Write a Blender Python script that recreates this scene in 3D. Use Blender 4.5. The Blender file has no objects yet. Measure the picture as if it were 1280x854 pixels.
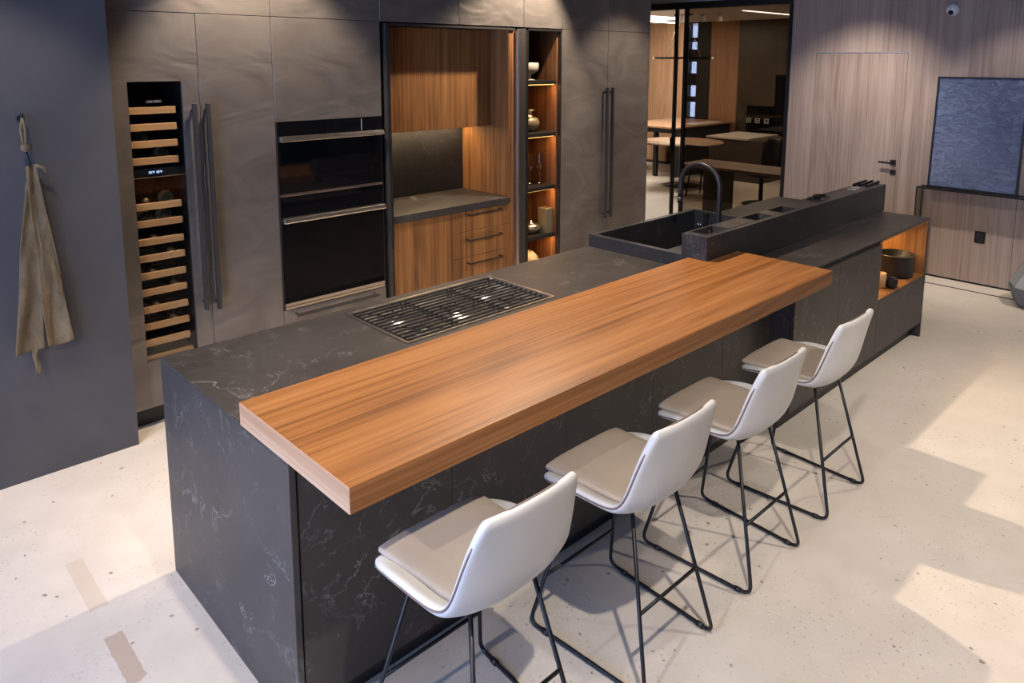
import bpy, bmesh, math, random
from mathutils import Vector, Matrix
random.seed(7)
scene = bpy.context.scene
COL = scene.collection
PI = math.pi

# ------------------------------------------------------------------ materials
def nodes(name):
    m = bpy.data.materials.new(name); m.use_nodes = True
    nt = m.node_tree
    b = nt.nodes['Principled BSDF']
    return m, nt, b, nt.nodes, nt.links

def plain(name, col, rough=.5, metal=0, emit=0, ecol=None, spec=.5):
    m, nt, b, N, L = nodes(name)
    b.inputs['Base Color'].default_value = (*col, 1)
    b.inputs['Roughness'].default_value = rough
    b.inputs['Metallic'].default_value = metal
    b.inputs['Specular IOR Level'].default_value = spec
    if emit:
        b.inputs['Emission Color'].default_value = (*(ecol or col), 1)
        b.inputs['Emission Strength'].default_value = emit
    return m

def objcoord(N, L, scale=(1, 1, 1), rot=(0, 0, 0), loc=(0, 0, 0)):
    t = N.new('ShaderNodeTexCoord'); mp = N.new('ShaderNodeMapping')
    mp.inputs['Scale'].default_value = scale; mp.inputs['Rotation'].default_value = rot
    mp.inputs['Location'].default_value = loc
    L.new(t.outputs['Object'], mp.inputs['Vector'])
    return mp.outputs['Vector']

def noise(N, L, vec, scale, detail=4, rough=.5, dist=0):
    n = N.new('ShaderNodeTexNoise')
    n.inputs['Scale'].default_value = scale; n.inputs['Detail'].default_value = detail
    n.inputs['Roughness'].default_value = rough; n.inputs['Distortion'].default_value = dist
    L.new(vec, n.inputs['Vector'])
    return n.outputs['Fac']

def ramp(N, L, fac, stops, interp='LINEAR'):
    r = N.new('ShaderNodeValToRGB'); cr = r.color_ramp; cr.interpolation = interp
    while len(cr.elements) < len(stops): cr.elements.new(.5)
    for e, (p, c) in zip(cr.elements, stops):
        e.position = p; e.color = (*c, 1) if len(c) == 3 else c
    L.new(fac, r.inputs['Fac'])
    return r.outputs['Color']

def math_(N, L, op, a, b=None, c=None, clamp=False):
    n = N.new('ShaderNodeMath'); n.operation = op; n.use_clamp = clamp
    for i, v in enumerate((a, b, c)):
        if v is None: continue
        if isinstance(v, (int, float)): n.inputs[i].default_value = v
        else: L.new(v, n.inputs[i])
    return n.outputs[0]

def mix(N, L, fac, a, b, blend='MIX'):
    n = N.new('ShaderNodeMix'); n.data_type = 'RGBA'; n.blend_type = blend
    if isinstance(fac, (int, float)): n.inputs[0].default_value = fac
    else: L.new(fac, n.inputs[0])
    for i, v in ((6, a), (7, b)):
        if isinstance(v, tuple): n.inputs[i].default_value = (*v, 1)
        else: L.new(v, n.inputs[i])
    return n.outputs[2]

def bump(N, L, b, h, strength=.2, dist=.01):
    n = N.new('ShaderNodeBump'); n.inputs['Strength'].default_value = strength
    n.inputs['Distance'].default_value = dist
    L.new(h, n.inputs['Height']); L.new(n.outputs[0], b.inputs['Normal'])

def wood(name, axis, dark, mid, light, rough=.42, strip=6.5, seed=0., bold=1.):
    """veneer: grain runs along axis; soft strips, fine pores and long cathedral lines"""
    m, nt, b, N, L = nodes(name)
    def sc(along, across):
        return tuple(along if i == axis else across for i in range(3))
    v0 = objcoord(N, L, sc(.22, strip), loc=(seed, seed * .7, seed * 1.3))
    n0 = noise(N, L, v0, 1.0, 3, .5, .25)
    v1 = objcoord(N, L, sc(.7, 62), loc=(seed, seed, seed))
    n1 = noise(N, L, v1, 1.0, 4, .6, .3)
    v2 = objcoord(N, L, sc(3.5, 190))
    n2 = noise(N, L, v2, 1.0, 2, .5)
    v3 = objcoord(N, L, sc(.30, 3.0), loc=(seed * 2, seed, 0))
    n3 = noise(N, L, v3, 1.0, 2, .4, .5)
    ring = math_(N, L, 'SINE', math_(N, L, 'MULTIPLY', n3, 70.))
    a = math_(N, L, 'MULTIPLY_ADD', n0, .75, .125)
    a = math_(N, L, 'MULTIPLY_ADD', math_(N, L, 'SUBTRACT', n1, .5), 1.0 * bold, a)
    a = math_(N, L, 'MULTIPLY_ADD', math_(N, L, 'SUBTRACT', n2, .5), .35 * bold, a)
    a = math_(N, L, 'MULTIPLY_ADD', ring, .055 * bold, a)
    c = ramp(N, L, a, [(.22, dark), (.5, mid), (.78, light)])
    L.new(c, b.inputs['Base Color'])
    b.inputs['Roughness'].default_value = rough
    b.inputs['Specular IOR Level'].default_value = .35
    bump(N, L, b, n2, .06, .002)
    return m

def stone(name, base, base2, vein, rough=.42, spec=.5, vs=1.0):
    m, nt, b, N, L = nodes(name)
    v = objcoord(N, L, (1, 1, 1))
    cl = noise(N, L, v, 3.0, 6, .6, .4)
    c0 = ramp(N, L, cl, [(.3, base), (.7, base2)])
    fine = noise(N, L, v, 60, 3, .6)
    c0 = mix(N, L, .35, c0, ramp(N, L, fine, [(.3, base), (.75, base2)]))
    def veins(scale, dist, width, loc):
        vv = objcoord(N, L, (1, 1, 1), loc=loc, rot=(.5, .4, .6))
        n = noise(N, L, vv, scale, 6, .62, dist)
        d = math_(N, L, 'ABSOLUTE', math_(N, L, 'SUBTRACT', n, .5))
        return math_(N, L, 'SUBTRACT', 1., math_(N, L, 'DIVIDE', d, width), clamp=True)
    mask = noise(N, L, objcoord(N, L, loc=(4, 2, 7)), 5.0, 4, .6)
    mk = math_(N, L, 'MULTIPLY', math_(N, L, 'SUBTRACT', mask, .46, clamp=True), 5.0, clamp=True)
    va = math_(N, L, 'MULTIPLY', veins(2.0 * vs, .5, .0055, (3, 1, 5)), mk)
    mask2 = noise(N, L, objcoord(N, L, loc=(9, 5, 1)), 8.0, 4, .6)
    mk2 = math_(N, L, 'MULTIPLY', math_(N, L, 'SUBTRACT', mask2, .50, clamp=True), 5.0, clamp=True)
    vb = math_(N, L, 'MULTIPLY', veins(5.0 * vs, .7, .014, (8, 3, 2)), mk2)
    vv = math_(N, L, 'MAXIMUM', math_(N, L, 'MULTIPLY', va, .6), math_(N, L, 'MULTIPLY', vb, .34))
    c = mix(N, L, vv, c0, vein)
    L.new(c, b.inputs['Base Color'])
    b.inputs['Roughness'].default_value = rough
    b.inputs['Specular IOR Level'].default_value = spec
    bump(N, L, b, fine, .05, .002)
    return m

def glassy(name, tint, gloss_rough=.02, f0=.04, fmax=.5):
    """thin pane: tinted see-through plus a mirror reflection that grows at grazing angles"""
    m = bpy.data.materials.new(name); m.use_nodes = True
    nt = m.node_tree; N, L = nt.nodes, nt.links
    N.clear()
    out = N.new('ShaderNodeOutputMaterial')
    tr = N.new('ShaderNodeBsdfTransparent'); tr.inputs[0].default_value = (*tint, 1)
    gl = N.new('ShaderNodeBsdfGlossy'); gl.inputs['Roughness'].default_value = gloss_rough
    fr = N.new('ShaderNodeLayerWeight'); fr.inputs['Blend'].default_value = .12
    mr = N.new('ShaderNodeMapRange')
    mr.inputs['To Min'].default_value = f0; mr.inputs['To Max'].default_value = fmax
    L.new(fr.outputs['Facing'], mr.inputs['Value'])
    mx = N.new('ShaderNodeMixShader')
    L.new(mr.outputs[0], mx.inputs[0]); L.new(tr.outputs[0], mx.inputs[1]); L.new(gl.outputs[0], mx.inputs[2])
    L.new(mx.outputs[0], out.inputs[0])
    return m

M = {}
M['bar_wood'] = wood('walnut_bar', 0, (.110, .040, .0105), (.235, .093, .0255), (.315, .140, .044), .42, 13, .3, 1.0)
M['lit_edge_wood'] = wood('lit_edge_veneer', 1, (.33, .18, .095), (.43, .26, .15), (.50, .33, .205), .45, 40, .8, .8)  # bar end veneer; light from the left is painted into its paler colour
M['niche_wood'] = wood('walnut_niche', 2, (.115, .050, .017), (.24, .108, .037), (.325, .155, .056), .45, 11, 2.1, 1.1)
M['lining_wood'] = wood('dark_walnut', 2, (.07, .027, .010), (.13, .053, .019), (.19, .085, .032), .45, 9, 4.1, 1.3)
M['wall_wood'] = wood('grey_elm', 2, (.22, .162, .135), (.335, .26, .222), (.42, .335, .29), .5, 4.5, 5.2, .9)
M['far_wood'] = wood('far_wood', 2, (.25, .14, .08), (.38, .22, .125), (.47, .29, .17), .5, 6, 1.2)
M['beech'] = wood('beech', 0, (.50, .26, .10), (.62, .34, .14), (.70, .42, .19), .5, 30, .9)
M['table_wood'] = wood('table_wood', 1, (.33, .22, .14), (.44, .30, .2), (.52, .37, .26), .5, 6, .4)
M['stone'] = stone('dark_stone', (.027, .024, .023), (.049, .044, .042), (.36, .34, .325), .44, .42)
M['stone_black'] = stone('black_stone', (.018, .018, .020), (.034, .034, .037), (.2, .2, .21), .36, .3)
M['far_stone'] = stone('far_stone', (.035, .028, .02), (.11, .085, .055), (.30, .21, .11), .35, .5, 9.)
M['black'] = plain('black_matte', (.012, .012, .013), .5)
M['black_metal'] = plain('black_metal', (.017, .017, .019), .38, .4)
M['frame_black'] = plain('frame_black', (.02, .018, .017), .4, .3)
M['steel'] = plain('stainless', (.62, .58, .53), .28, 1.)
M['steel_pan'] = plain('stainless_pan', (.66, .63, .60), .33, 1.)
M['iron'] = plain('cast_iron', (.02, .02, .02), .5, .2)
M['handle'] = plain('dark_bronze_handle', (.045, .041, .038), .45, .25)
M['alu'] = plain('bright_aluminium', (.75, .72, .70), .3, 1.)
M['oven_glass'] = plain('oven_glass', (.004, .004, .005), .04, 0, spec=.5)
M['drawer_handle'] = plain('drawer_handle', (.03, .026, .024), .35, .6)
M['white'] = plain('white_plastic', (.8, .8, .8), .35)
M['ceiling_dark'] = plain('ceiling_dark', (.10, .10, .10), .8)
M['ceiling'] = plain('ceiling_paint', (.72, .68, .62), .8)
M['interior'] = plain('dark_interior', (.02, .019, .018), .6)
M['chrome'] = plain('chrome', (.8, .8, .82), .12, 1.)
M['ceramic'] = plain('ceramic', (.36, .33, .29), .5)
M['olive'] = plain('olive_tin', (.16, .135, .08), .4, .2)
M['pot'] = plain('black_pot', (.012, .012, .014), .45, 0, spec=.3)
M['tan'] = plain('tan_cup', (.38, .25, .14), .6)
M['lamp'] = plain('lamp_strip', (1, .95, .88), .5, 0, 9., (1, .94, .85))
M['panel_light'] = plain('light_panel', (1, 1, 1), .5, 0, 3.2, (1, .97, .92))
M['led'] = plain('led_amber', (1, .6, .2), .5, 0, 2.5, (1, .52, .14))
M['display'] = plain('display', (.02, .03, .08), .2)
M['digits'] = plain('digits', (.5, .7, 1), .4, 0, 2.2, (.55, .75, 1.))
M['badge'] = plain('badge', (.78, .78, .76), .4, .2)
M['bottle'] = plain('bottle_glass', (.012, .018, .012), .08)
M['foil'] = plain('bottle_foil', (.30, .2, .1), .35, .3)
M['grey_fabric'] = plain('grey_fabric', (.33, .34, .34), .9)
M['grey_fabric_dark'] = plain('grey_fabric_dark', (.17, .18, .19), .9)
M['pale_top'] = plain('pale_top', (.72, .68, .62), .4)
M['brown_dark'] = plain('brown_dark', (.07, .052, .042), .5)
M['mirror_blue'] = plain('socket_pale', (.55, .55, .54), .4)
M['glass_clear'] = glassy('clear_glass', (.93, .93, .93), .02, .02, .55)
M['glass_fridge'] = glassy('fridge_glass', (.88, .89, .90), .02, .02, .25)
M['glass_smoke'] = glassy('smoked_glass', (.50, .45, .40), .01, .02, .4)
M['glass_console'] = glassy('console_glass', (.62, .60, .58), .02, .04, .5)
M['glass_wine'] = glassy('stemware', (.94, .93, .92), .05, .14, .9)

def cab_metal():
    m, nt, b, N, L = nodes('bronze_lacquer')
    v = objcoord(N, L, (1.0, 1, 2.0), rot=(0, .5, 0))
    n = noise(N, L, v, 2.2, 2, .45, 1.3)
    n2 = noise(N, L, objcoord(N, L, (1, 1, 1)), 400, 2, .5)
    c = ramp(N, L, n, [(.3, (.165, .148, .134)), (.7, (.235, .213, .194))])
    L.new(c, b.inputs['Base Color'])
    b.inputs['Metallic'].default_value = .55
    r = ramp(N, L, n, [(.3, (.46,) * 3), (.7, (.32,) * 3)])
    L.new(r, b.inputs['Roughness'])
    h = math_(N, L, 'MULTIPLY_ADD', n2, .03, n)
    bump(N, L, b, h, .42, .03)
    return m
M['cabinet'] = cab_metal()

def wall_paint():
    m, nt, b, N, L = nodes('grey_plaster')
    n = noise(N, L, objcoord(N, L), 2.2, 5, .6, .5)
    n2 = noise(N, L, objcoord(N, L), 180, 3, .6)
    c = ramp(N, L, n, [(.3, (.058, .053, .053)), (.7, (.076, .070, .069))])
    L.new(c, b.inputs['Base Color']); b.inputs['Roughness'].default_value = .62
    bump(N, L, b, n2, .12, .002)
    return m
M['wall_paint'] = wall_paint()

def concrete():
    m, nt, b, N, L = nodes('polished_concrete')
    v = objcoord(N, L)
    big = noise(N, L, v, .8, 5, .55, .4)
    med = noise(N, L, v, 5, 5, .6)
    c = ramp(N, L, big, [(.3, (.52, .465, .40)), (.7, (.66, .605, .535))])
    c = mix(N, L, .3, c, ramp(N, L, med, [(.3, (.44, .39, .33)), (.7, (.64, .59, .53))]))
    # exposed aggregate: pale and dark grains
    vo = N.new('ShaderNodeTexVoronoi'); vo.inputs['Scale'].default_value = 70
    L.new(v, vo.inputs['Vector'])
    sep = N.new('ShaderNodeSeparateColor'); L.new(vo.outputs['Color'], sep.inputs[0])
    grain = math_(N, L, 'LESS_THAN', vo.outputs['Distance'], .30)
    zone = noise(N, L, v, 1.6, 3, .5)
    zone = math_(N, L, 'MULTIPLY', math_(N, L, 'SUBTRACT', zone, .40, clamp=True), 4.0, clamp=True)
    pale = math_(N, L, 'MULTIPLY', math_(N, L, 'GREATER_THAN', sep.outputs[0], .62), grain)
    c = mix(N, L, math_(N, L, 'MULTIPLY', math_(N, L, 'MULTIPLY', pale, zone), .40), c, (.72, .68, .63))
    dark = math_(N, L, 'MULTIPLY', math_(N, L, 'LESS_THAN', sep.outputs[0], .16), grain)
    c = mix(N, L, math_(N, L, 'MULTIPLY', math_(N, L, 'MULTIPLY', dark, zone), .7), c, (.27, .21, .165))
    # small pits
    vp = N.new('ShaderNodeTexVoronoi'); vp.inputs['Scale'].default_value = 22
    nd = N.new('ShaderNodeTexNoise'); nd.inputs['Scale'].default_value = 40
    L.new(v, nd.inputs['Vector'])
    add = N.new('ShaderNodeVectorMath'); add.operation = 'MULTIPLY_ADD'
    L.new(nd.outputs['Color'], add.inputs[0]); add.inputs[1].default_value = (.02, .02, .02); L.new(v, add.inputs[2])
    L.new(add.outputs[0], vp.inputs['Vector'])
    sp = N.new('ShaderNodeSeparateColor'); L.new(vp.outputs['Color'], sp.inputs[0])
    pit = math_(N, L, 'MULTIPLY', math_(N, L, 'LESS_THAN', vp.outputs['Distance'], math_(N, L, 'MULTIPLY', sp.outputs[0], .2)), math_(N, L, 'LESS_THAN', sp.outputs[1], math_(N, L, 'MULTIPLY_ADD', zone, .4, .1)))
    c = mix(N, L, math_(N, L, 'MULTIPLY', pit, .75), c, (.16, .12, .085))
    # filled service channels running in the y direction
    sx = N.new('ShaderNodeSeparateXYZ'); L.new(v, sx.inputs[0])
    wob = noise(N, L, v, 30, 2, .5)
    xx = math_(N, L, 'MULTIPLY_ADD', math_(N, L, 'SUBTRACT', wob, .5), .012, sx.outputs[0])
    def band(val, lo, hi):
        return math_(N, L, 'MULTIPLY', math_(N, L, 'GREATER_THAN', val, lo), math_(N, L, 'LESS_THAN', val, hi))
    yy = math_(N, L, 'MULTIPLY_ADD', math_(N, L, 'SUBTRACT', wob, .5), .03, sx.outputs[1])
    b1 = math_(N, L, 'MULTIPLY', band(xx, -.318, -.255), band(yy, 1.04, 1.41))
    b2 = math_(N, L, 'MULTIPLY', band(xx, -.320, -.258), band(yy, .58, .86))
    c = mix(N, L, math_(N, L, 'MULTIPLY', b1, .45), c, (.44, .345, .265))
    c = mix(N, L, math_(N, L, 'MULTIPLY', b2, .8), c, (.40, .30, .225))
    L.new(c, b.inputs['Base Color'])
    rr = ramp(N, L, med, [(.3, (.38,) * 3), (.7, (.52,) * 3)])
    L.new(rr, b.inputs['Roughness'])
    b.inputs['Specular IOR Level'].default_value = .4
    return m
M['floor'] = concrete()

def leather(name, c1, c2, rough=.5):
    m, nt, b, N, L = nodes(name)
    v = objcoord(N, L)
    n = noise(N, L, v, 5, 3, .5); n2 = noise(N, L, v, 260, 3, .6)
    L.new(ramp(N, L, n, [(.3, c1), (.7, c2)]), b.inputs['Base Color'])
    b.inputs['Roughness'].default_value = rough
    bump(N, L, b, n2, .1, .002)
    return m
M['leather_white'] = leather('white_leather', (.50, .50, .495), (.56, .56, .555))
M['leather_beige'] = leather('beige_leather', (.37, .312, .25), (.425, .36, .29))
M['seam'] = plain('seam_thread', (.16, .12, .11), .8)

def canvas():
    m, nt, b, N, L = nodes('denim_canvas')
    v = objcoord(N, L)
    n = noise(N, L, objcoord(N, L, (1, 1, .35)), 16, 6, .65, .6); n2 = noise(N, L, objcoord(N, L, (1, 1, 1)), 420, 2, .5)
    L.new(ramp(N, L, n, [(.25, (.085, .055, .025)), (.55, (.17, .118, .060)), (.8, (.26, .19, .108))]), b.inputs['Base Color'])
    b.inputs['Roughness'].default_value = .95
    bump(N, L, b, math_(N, L, 'MULTIPLY_ADD', n2, .3, n), .5, .006)
    return m
M['canvas'] = canvas()

def plaster_blue():
    m, nt, b, N, L = nodes('blue_plaster_relief')
    v = objcoord(N, L, (1, 1.0, 1.7))
    n = noise(N, L, v, 12, 9, .66, .6)
    v2 = objcoord(N, L, (1, 1, 1))
    low = noise(N, L, v2, 2.2, 3, .5)
    L.new(ramp(N, L, low, [(.3, (.10, .14, .255)), (.7, (.155, .195, .32))]), b.inputs['Base Color'])
    b.inputs['Roughness'].default_value = .55
    r = ramp(N, L, n, [(.42, (0, 0, 0)), (.5, (.8,) * 3), (.56, (1, 1, 1))])
    bump(N, L, b, r, .6, .03)
    return m
M['plaster'] = plaster_blue()

# ------------------------------------------------------------------ object helpers
LOC = {}
def link(o): COL.objects.link(o); return o

def tag(o, label=None, cat=None, group=None, kind=None):
    if label: o['label'] = label
    if cat: o['category'] = cat
    if group: o['group'] = group
    if kind: o['kind'] = kind
    return o

def thing(name, label, cat, loc, group=None, kind=None):
    o = bpy.data.objects.new(name, None); link(o)
    o.empty_display_size = .1
    o.location = loc; LOC[o] = Vector(loc)
    return tag(o, label, cat, group, kind)

class MB:
    """collects shapes given in world coordinates, builds ONE mesh object"""
    def __init__(s): s.v = []; s.f = []; s.sm = []
    def add(s, vs, fs, smooth=False):
        o = len(s.v); s.v += [tuple(p) for p in vs]
        s.f += [tuple(i + o for i in f) for f in fs]; s.sm += [smooth] * len(fs)
        return s
    def box(s, x0, x1, y0, y1, z0, z1):
        return s.add([(x, y, z) for x in (x0, x1) for y in (y0, y1) for z in (z0, z1)],
                     [(0, 1, 3, 2), (4, 6, 7, 5), (0, 4, 5, 1), (2, 3, 7, 6), (0, 2, 6, 4), (1, 5, 7, 3)])
    def prism(s, poly, axis, a, b, smooth=False):
        """extrude a 2D polygon along axis from a to b"""
        n = len(poly)
        def P(p, t):
            q = list(p); q.insert(axis, t); return q
        vs = [P(p, a) for p in poly] + [P(p, b) for p in poly]
        fs = [tuple(range(n))[::-1], tuple(range(n, 2 * n))]
        s.add(vs, fs); o = len(s.v) - 2 * n
        for i in range(n):
            s.f.append((o + i, o + (i + 1) % n, o + n + (i + 1) % n, o + n + i)); s.sm.append(smooth)
        return s
    def lathe(s, prof, c, seg=32, ax=2, cap=True, smooth=True):
        """prof: (r, h) list revolved about an axis through c"""
        vs = []; fs = []
        for r, h in prof:
            for k in range(seg):
                t = 2 * PI * k / seg; p = [r * math.cos(t), r * math.sin(t)]
                p.insert(ax, h); vs.append((c[0] + p[0], c[1] + p[1], c[2] + p[2]))
        for i in range(len(prof) - 1):
            for k in range(seg):
                fs.append((i * seg + k, i * seg + (k + 1) % seg, (i + 1) * seg + (k + 1) % seg, (i + 1) * seg + k))
        s.add(vs, fs, smooth)
        if cap:
            o = len(s.v) - len(vs)
            for i in (0, len(prof) - 1):
                if prof[i][0] > 1e-5:
                    s.f.append(tuple(o + i * seg + k for k in range(seg))); s.sm.append(False)
        return s
    def tube(s, pts, r, seg=10, closed=False, flat=None):
        """sweep a circle (or an ellipse r x flat) along a polyline"""
        P = [Vector(p) for p in pts]; n = len(P)
        T = []
        for i in range(n):
            a = P[i - 1] if (i or closed) else P[i]; b = P[(i + 1) % n] if (i < n - 1 or closed) else P[i]
            T.append((b - a).normalized())
        up = Vector((0, 0, 1)) if abs(T[0].z) < .9 else Vector((1, 0, 0))
        nrm = (up - T[0] * up.dot(T[0])).normalized()
        vs = []; fs = []
        for i in range(n):
            nrm = (nrm - T[i] * nrm.dot(T[i])).normalized(); bi = T[i].cross(nrm)
            for k in range(seg):
                t = 2 * PI * k / seg
                vs.append(P[i] + nrm * (math.cos(t) * r) + bi * (math.sin(t) * (flat or r)))
        m = n if closed else n - 1
        for i in range(m):
            j = (i + 1) % n
            for k in range(seg):
                fs.append((i * seg + k, i * seg + (k + 1) % seg, j * seg + (k + 1) % seg, j * seg + k))
        s.add(vs, fs, True)
        if not closed:
            o = len(s.v) - len(vs)
            s.f += [tuple(o + k for k in range(seg))[::-1], tuple(o + (n - 1) * seg + k for k in range(seg))]; s.sm += [False, False]
        return s
    def grid(s, xs, ys, z0, z1, skip):
        """a slab z0..z1 made of grid cells, leaving out the cells for which skip(cx, cy)"""
        idx = {}; vs = []; fs = []
        def vid(i, j, t):
            k = (i, j, t)
            if k not in idx: idx[k] = len(vs); vs.append((xs[i], ys[j], z1 if t else z0))
            return idx[k]
        nx, ny = len(xs) - 1, len(ys) - 1
        on = {(i, j) for i in range(nx) for j in range(ny) if not skip((xs[i] + xs[i + 1]) / 2, (ys[j] + ys[j + 1]) / 2)}
        for i, j in on:
            fs.append((vid(i, j, 1), vid(i + 1, j, 1), vid(i + 1, j + 1, 1), vid(i, j + 1, 1)))
            fs.append((vid(i, j, 0), vid(i, j + 1, 0), vid(i + 1, j + 1, 0), vid(i + 1, j, 0)))
            for di, dj, a, b in ((-1, 0, (i, j + 1), (i, j)), (1, 0, (i + 1, j), (i + 1, j + 1)), (0, -1, (i, j), (i + 1, j)), (0, 1, (i + 1, j + 1), (i, j + 1))):
                if (i + di, j + dj) not in on:
                    fs.append((vid(*a, 0), vid(*b, 0), vid(*b, 1), vid(*a, 1)))
        return s.add(vs, fs)
    def build(s, name, mat, parent=None, bevel=0, seg=2, origin=None, label=None, subd=0):
        me = bpy.data.meshes.new(name)
        off = Vector(origin) if origin is not None else (LOC[parent] if parent is not None else Vector((0, 0, 0)))
        me.from_pydata([tuple(Vector(p) - off) for p in s.v], [], s.f)
        me.polygons.foreach_set('use_smooth', s.sm)
        bm = bmesh.new(); bm.from_mesh(me)
        bmesh.ops.recalc_face_normals(bm, faces=bm.faces); bm.to_mesh(me); bm.free()
        me.materials.append(M[mat] if isinstance(mat, str) else mat)
        o = bpy.data.objects.new(name, me); link(o)
        if parent is not None:
            o.parent = parent
            o.location = off - LOC[parent]
        else:
            o.location = off
        LOC[o] = off.copy()
        if bevel:
            md = o.modifiers.new('bevel', 'BEVEL'); md.width = bevel; md.segments = seg
            md.limit_method = 'ANGLE'; md.angle_limit = math.radians(40)
        if subd:
            md = o.modifiers.new('subd', 'SUBSURF'); md.levels = subd; md.render_levels = subd
        if label: o['label'] = label
        return o

def box(name, mat, parent, x0, x1, y0, y1, z0, z1, bevel=0, label=None, seg=2):
    return MB().box(x0, x1, y0, y1, z0, z1).build(name, mat, parent, bevel, seg, label=label)

def struct(o): o['kind'] = 'structure'; return o

def fillet(pts, r, n=5):
    """round the inner corners of a polyline"""
    P = [Vector(p) for p in pts]; out = [P[0]]
    for i in range(1, len(P) - 1):
        a = (P[i - 1] - P[i]); b = (P[i + 1] - P[i])
        rr = min(r, a.length * .45, b.length * .45)
        A = P[i] + a.normalized() * rr; B = P[i] + b.normalized() * rr
        for k in range(n + 1):
            t = k / n
            out.append(A * (1 - t) ** 2 + P[i] * 2 * t * (1 - t) + B * t * t)
    out.append(P[-1]); return out

def text_mesh(name, body, size, mat, parent, loc, rot, extrude=.0006):
    cu = bpy.data.curves.new(name, 'FONT'); cu.body = body; cu.size = size
    cu.align_x = 'CENTER'; cu.align_y = 'CENTER'; cu.extrude = extrude
    tmp = bpy.data.objects.new(name + '_tmp', cu); link(tmp)
    dg = bpy.context.evaluated_depsgraph_get()
    me = bpy.data.meshes.new_from_object(tmp.evaluated_get(dg))
    bpy.data.objects.remove(tmp); bpy.data.curves.remove(cu)
    me.materials.clear(); me.materials.append(M[mat])
    o = bpy.data.objects.new(name, me); link(o)
    o.parent = parent; o.location = Vector(loc) - LOC[parent]; o.rotation_euler = rot
    LOC[o] = Vector(loc)
    return o

def copy_tree(o, parent=None):
    c = o.copy(); link(c)
    if parent is not None: c.parent = parent
    for ch in list(o.children): copy_tree(ch, c)
    return c

# ------------------------------------------------------------------ dimensions (metres)
H = .915
YC = 2.39            # face of the tall cabinets
C = [.255, .712, 1.154, 1.923, 3.268, 3.711, 4.317, 4.922]
ZT, ZU = 2.32, 2.75  # top of tall doors, top of upper row
XW = 6.779           # timber wall and glass screen
CEIL = 3.1

# ------------------------------------------------------------------ setting
struct(box('floor', 'floor', None, -2.97, 13.2, -7, 9, -.15, 0))
struct(box('ceiling', 'ceiling_dark', None, -2.97, XW + .12, -7, 9, CEIL, CEIL + .12))
struct(box('ceiling_lounge', 'ceiling', None, XW + .12, 13.2, -7, 9, 2.8, 2.92)).name = 'ceiling.001'
struct(box('wall_left', 'wall_paint', None, -2.85, .221, 2.238, 2.385, 0, CEIL))
struct(box('wall_back', 'wall_paint', None, -2.97, 4.9, 3.02, 3.12, 0, CEIL))
struct(box('wall_rear', 'ceiling', None, 4.9, 13.2, 8.85, 8.97, 0, CEIL))

struct(box('wall_passage', 'wall_paint', None, 4.78, 4.9, 3.12, 8.97, 0, CEIL))
# timber wall with an opening for the flush door
YD0, YD1, ZD = .705, 1.608, 2.138
wm = MB()
ys = [-7, YD0 - .003, YD1 + .003, 1.885]; zs = [.02, ZD + .004, CEIL]
idx = {}; vs = []; fs = []
g = MB()
g.grid(ys, zs, 0, .12, lambda a, b: YD0 < a < YD1 and b < ZD)
wm.v = [(XW + p[2], p[0], p[1]) for p in g.v]; wm.f = g.f; wm.sm = g.sm
struct(wm.build('wall_right', 'wall_wood', None))
struct(box('baseboard_right', 'black', None, XW + .012, XW + .11, -7, 1.885, 0, .022))
struct(box('trim_1', 'black_metal', None, 6.522, 6.537, -7, 1.2, 0, .004))
struct(box('wall_front', 'wall_paint', None, -2.9, 13.2, -7.12, -7, 0, CEIL))
# shop window wall on the street side: a long opening between sill and lintel
g = MB().grid([-7, -2.0, 1.7, 2.238], [0, .15, 2.85, CEIL], 0, .12, lambda a, b: -2.0 < a < 1.7 and .15 < b < 2.85)
sw = MB(); sw.v = [(-2.97 + p[2], p[0], p[1]) for p in g.v]; sw.f = g.f; sw.sm = g.sm
struct(sw.build('wall_street', 'wall_paint', None))
# a faint panel joint in the timber wall
struct(box('trim_2', 'frame_black', None, XW - .001, XW + .01, -.303, -.300, .02, CEIL))

door = thing('door_1', 'flush grey elm door in timber wall with black lever', 'door', (XW, (YD0 + YD1) / 2, 0), kind='structure')
del door['label'], door['category']
box('door_leaf', 'wall_wood', door, XW + .0015, XW + .042, YD0, YD1, .02, ZD)
box('door_backing', 'black', door, XW + .05, XW + .06, YD0 - .02, YD1 + .02, .02, ZD + .03)
box('door_head_trim', 'alu', door, XW - .002, XW + .004, YD0, YD1, ZD, ZD + .009)
h = MB().box(XW - .010, XW + .002, .742, .794, 1.043, 1.095)
h.box(XW - .052, XW - .002, .758, .776, 1.060, 1.078)
h.box(XW - .056, XW - .042, .758, .892, 1.059, 1.077)
h.build('door_handle', 'black_metal', door, .002)
box('door_lock', 'black_metal', door, XW - .010, XW + .002, .737, .787, .950, .997, .002)

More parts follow.
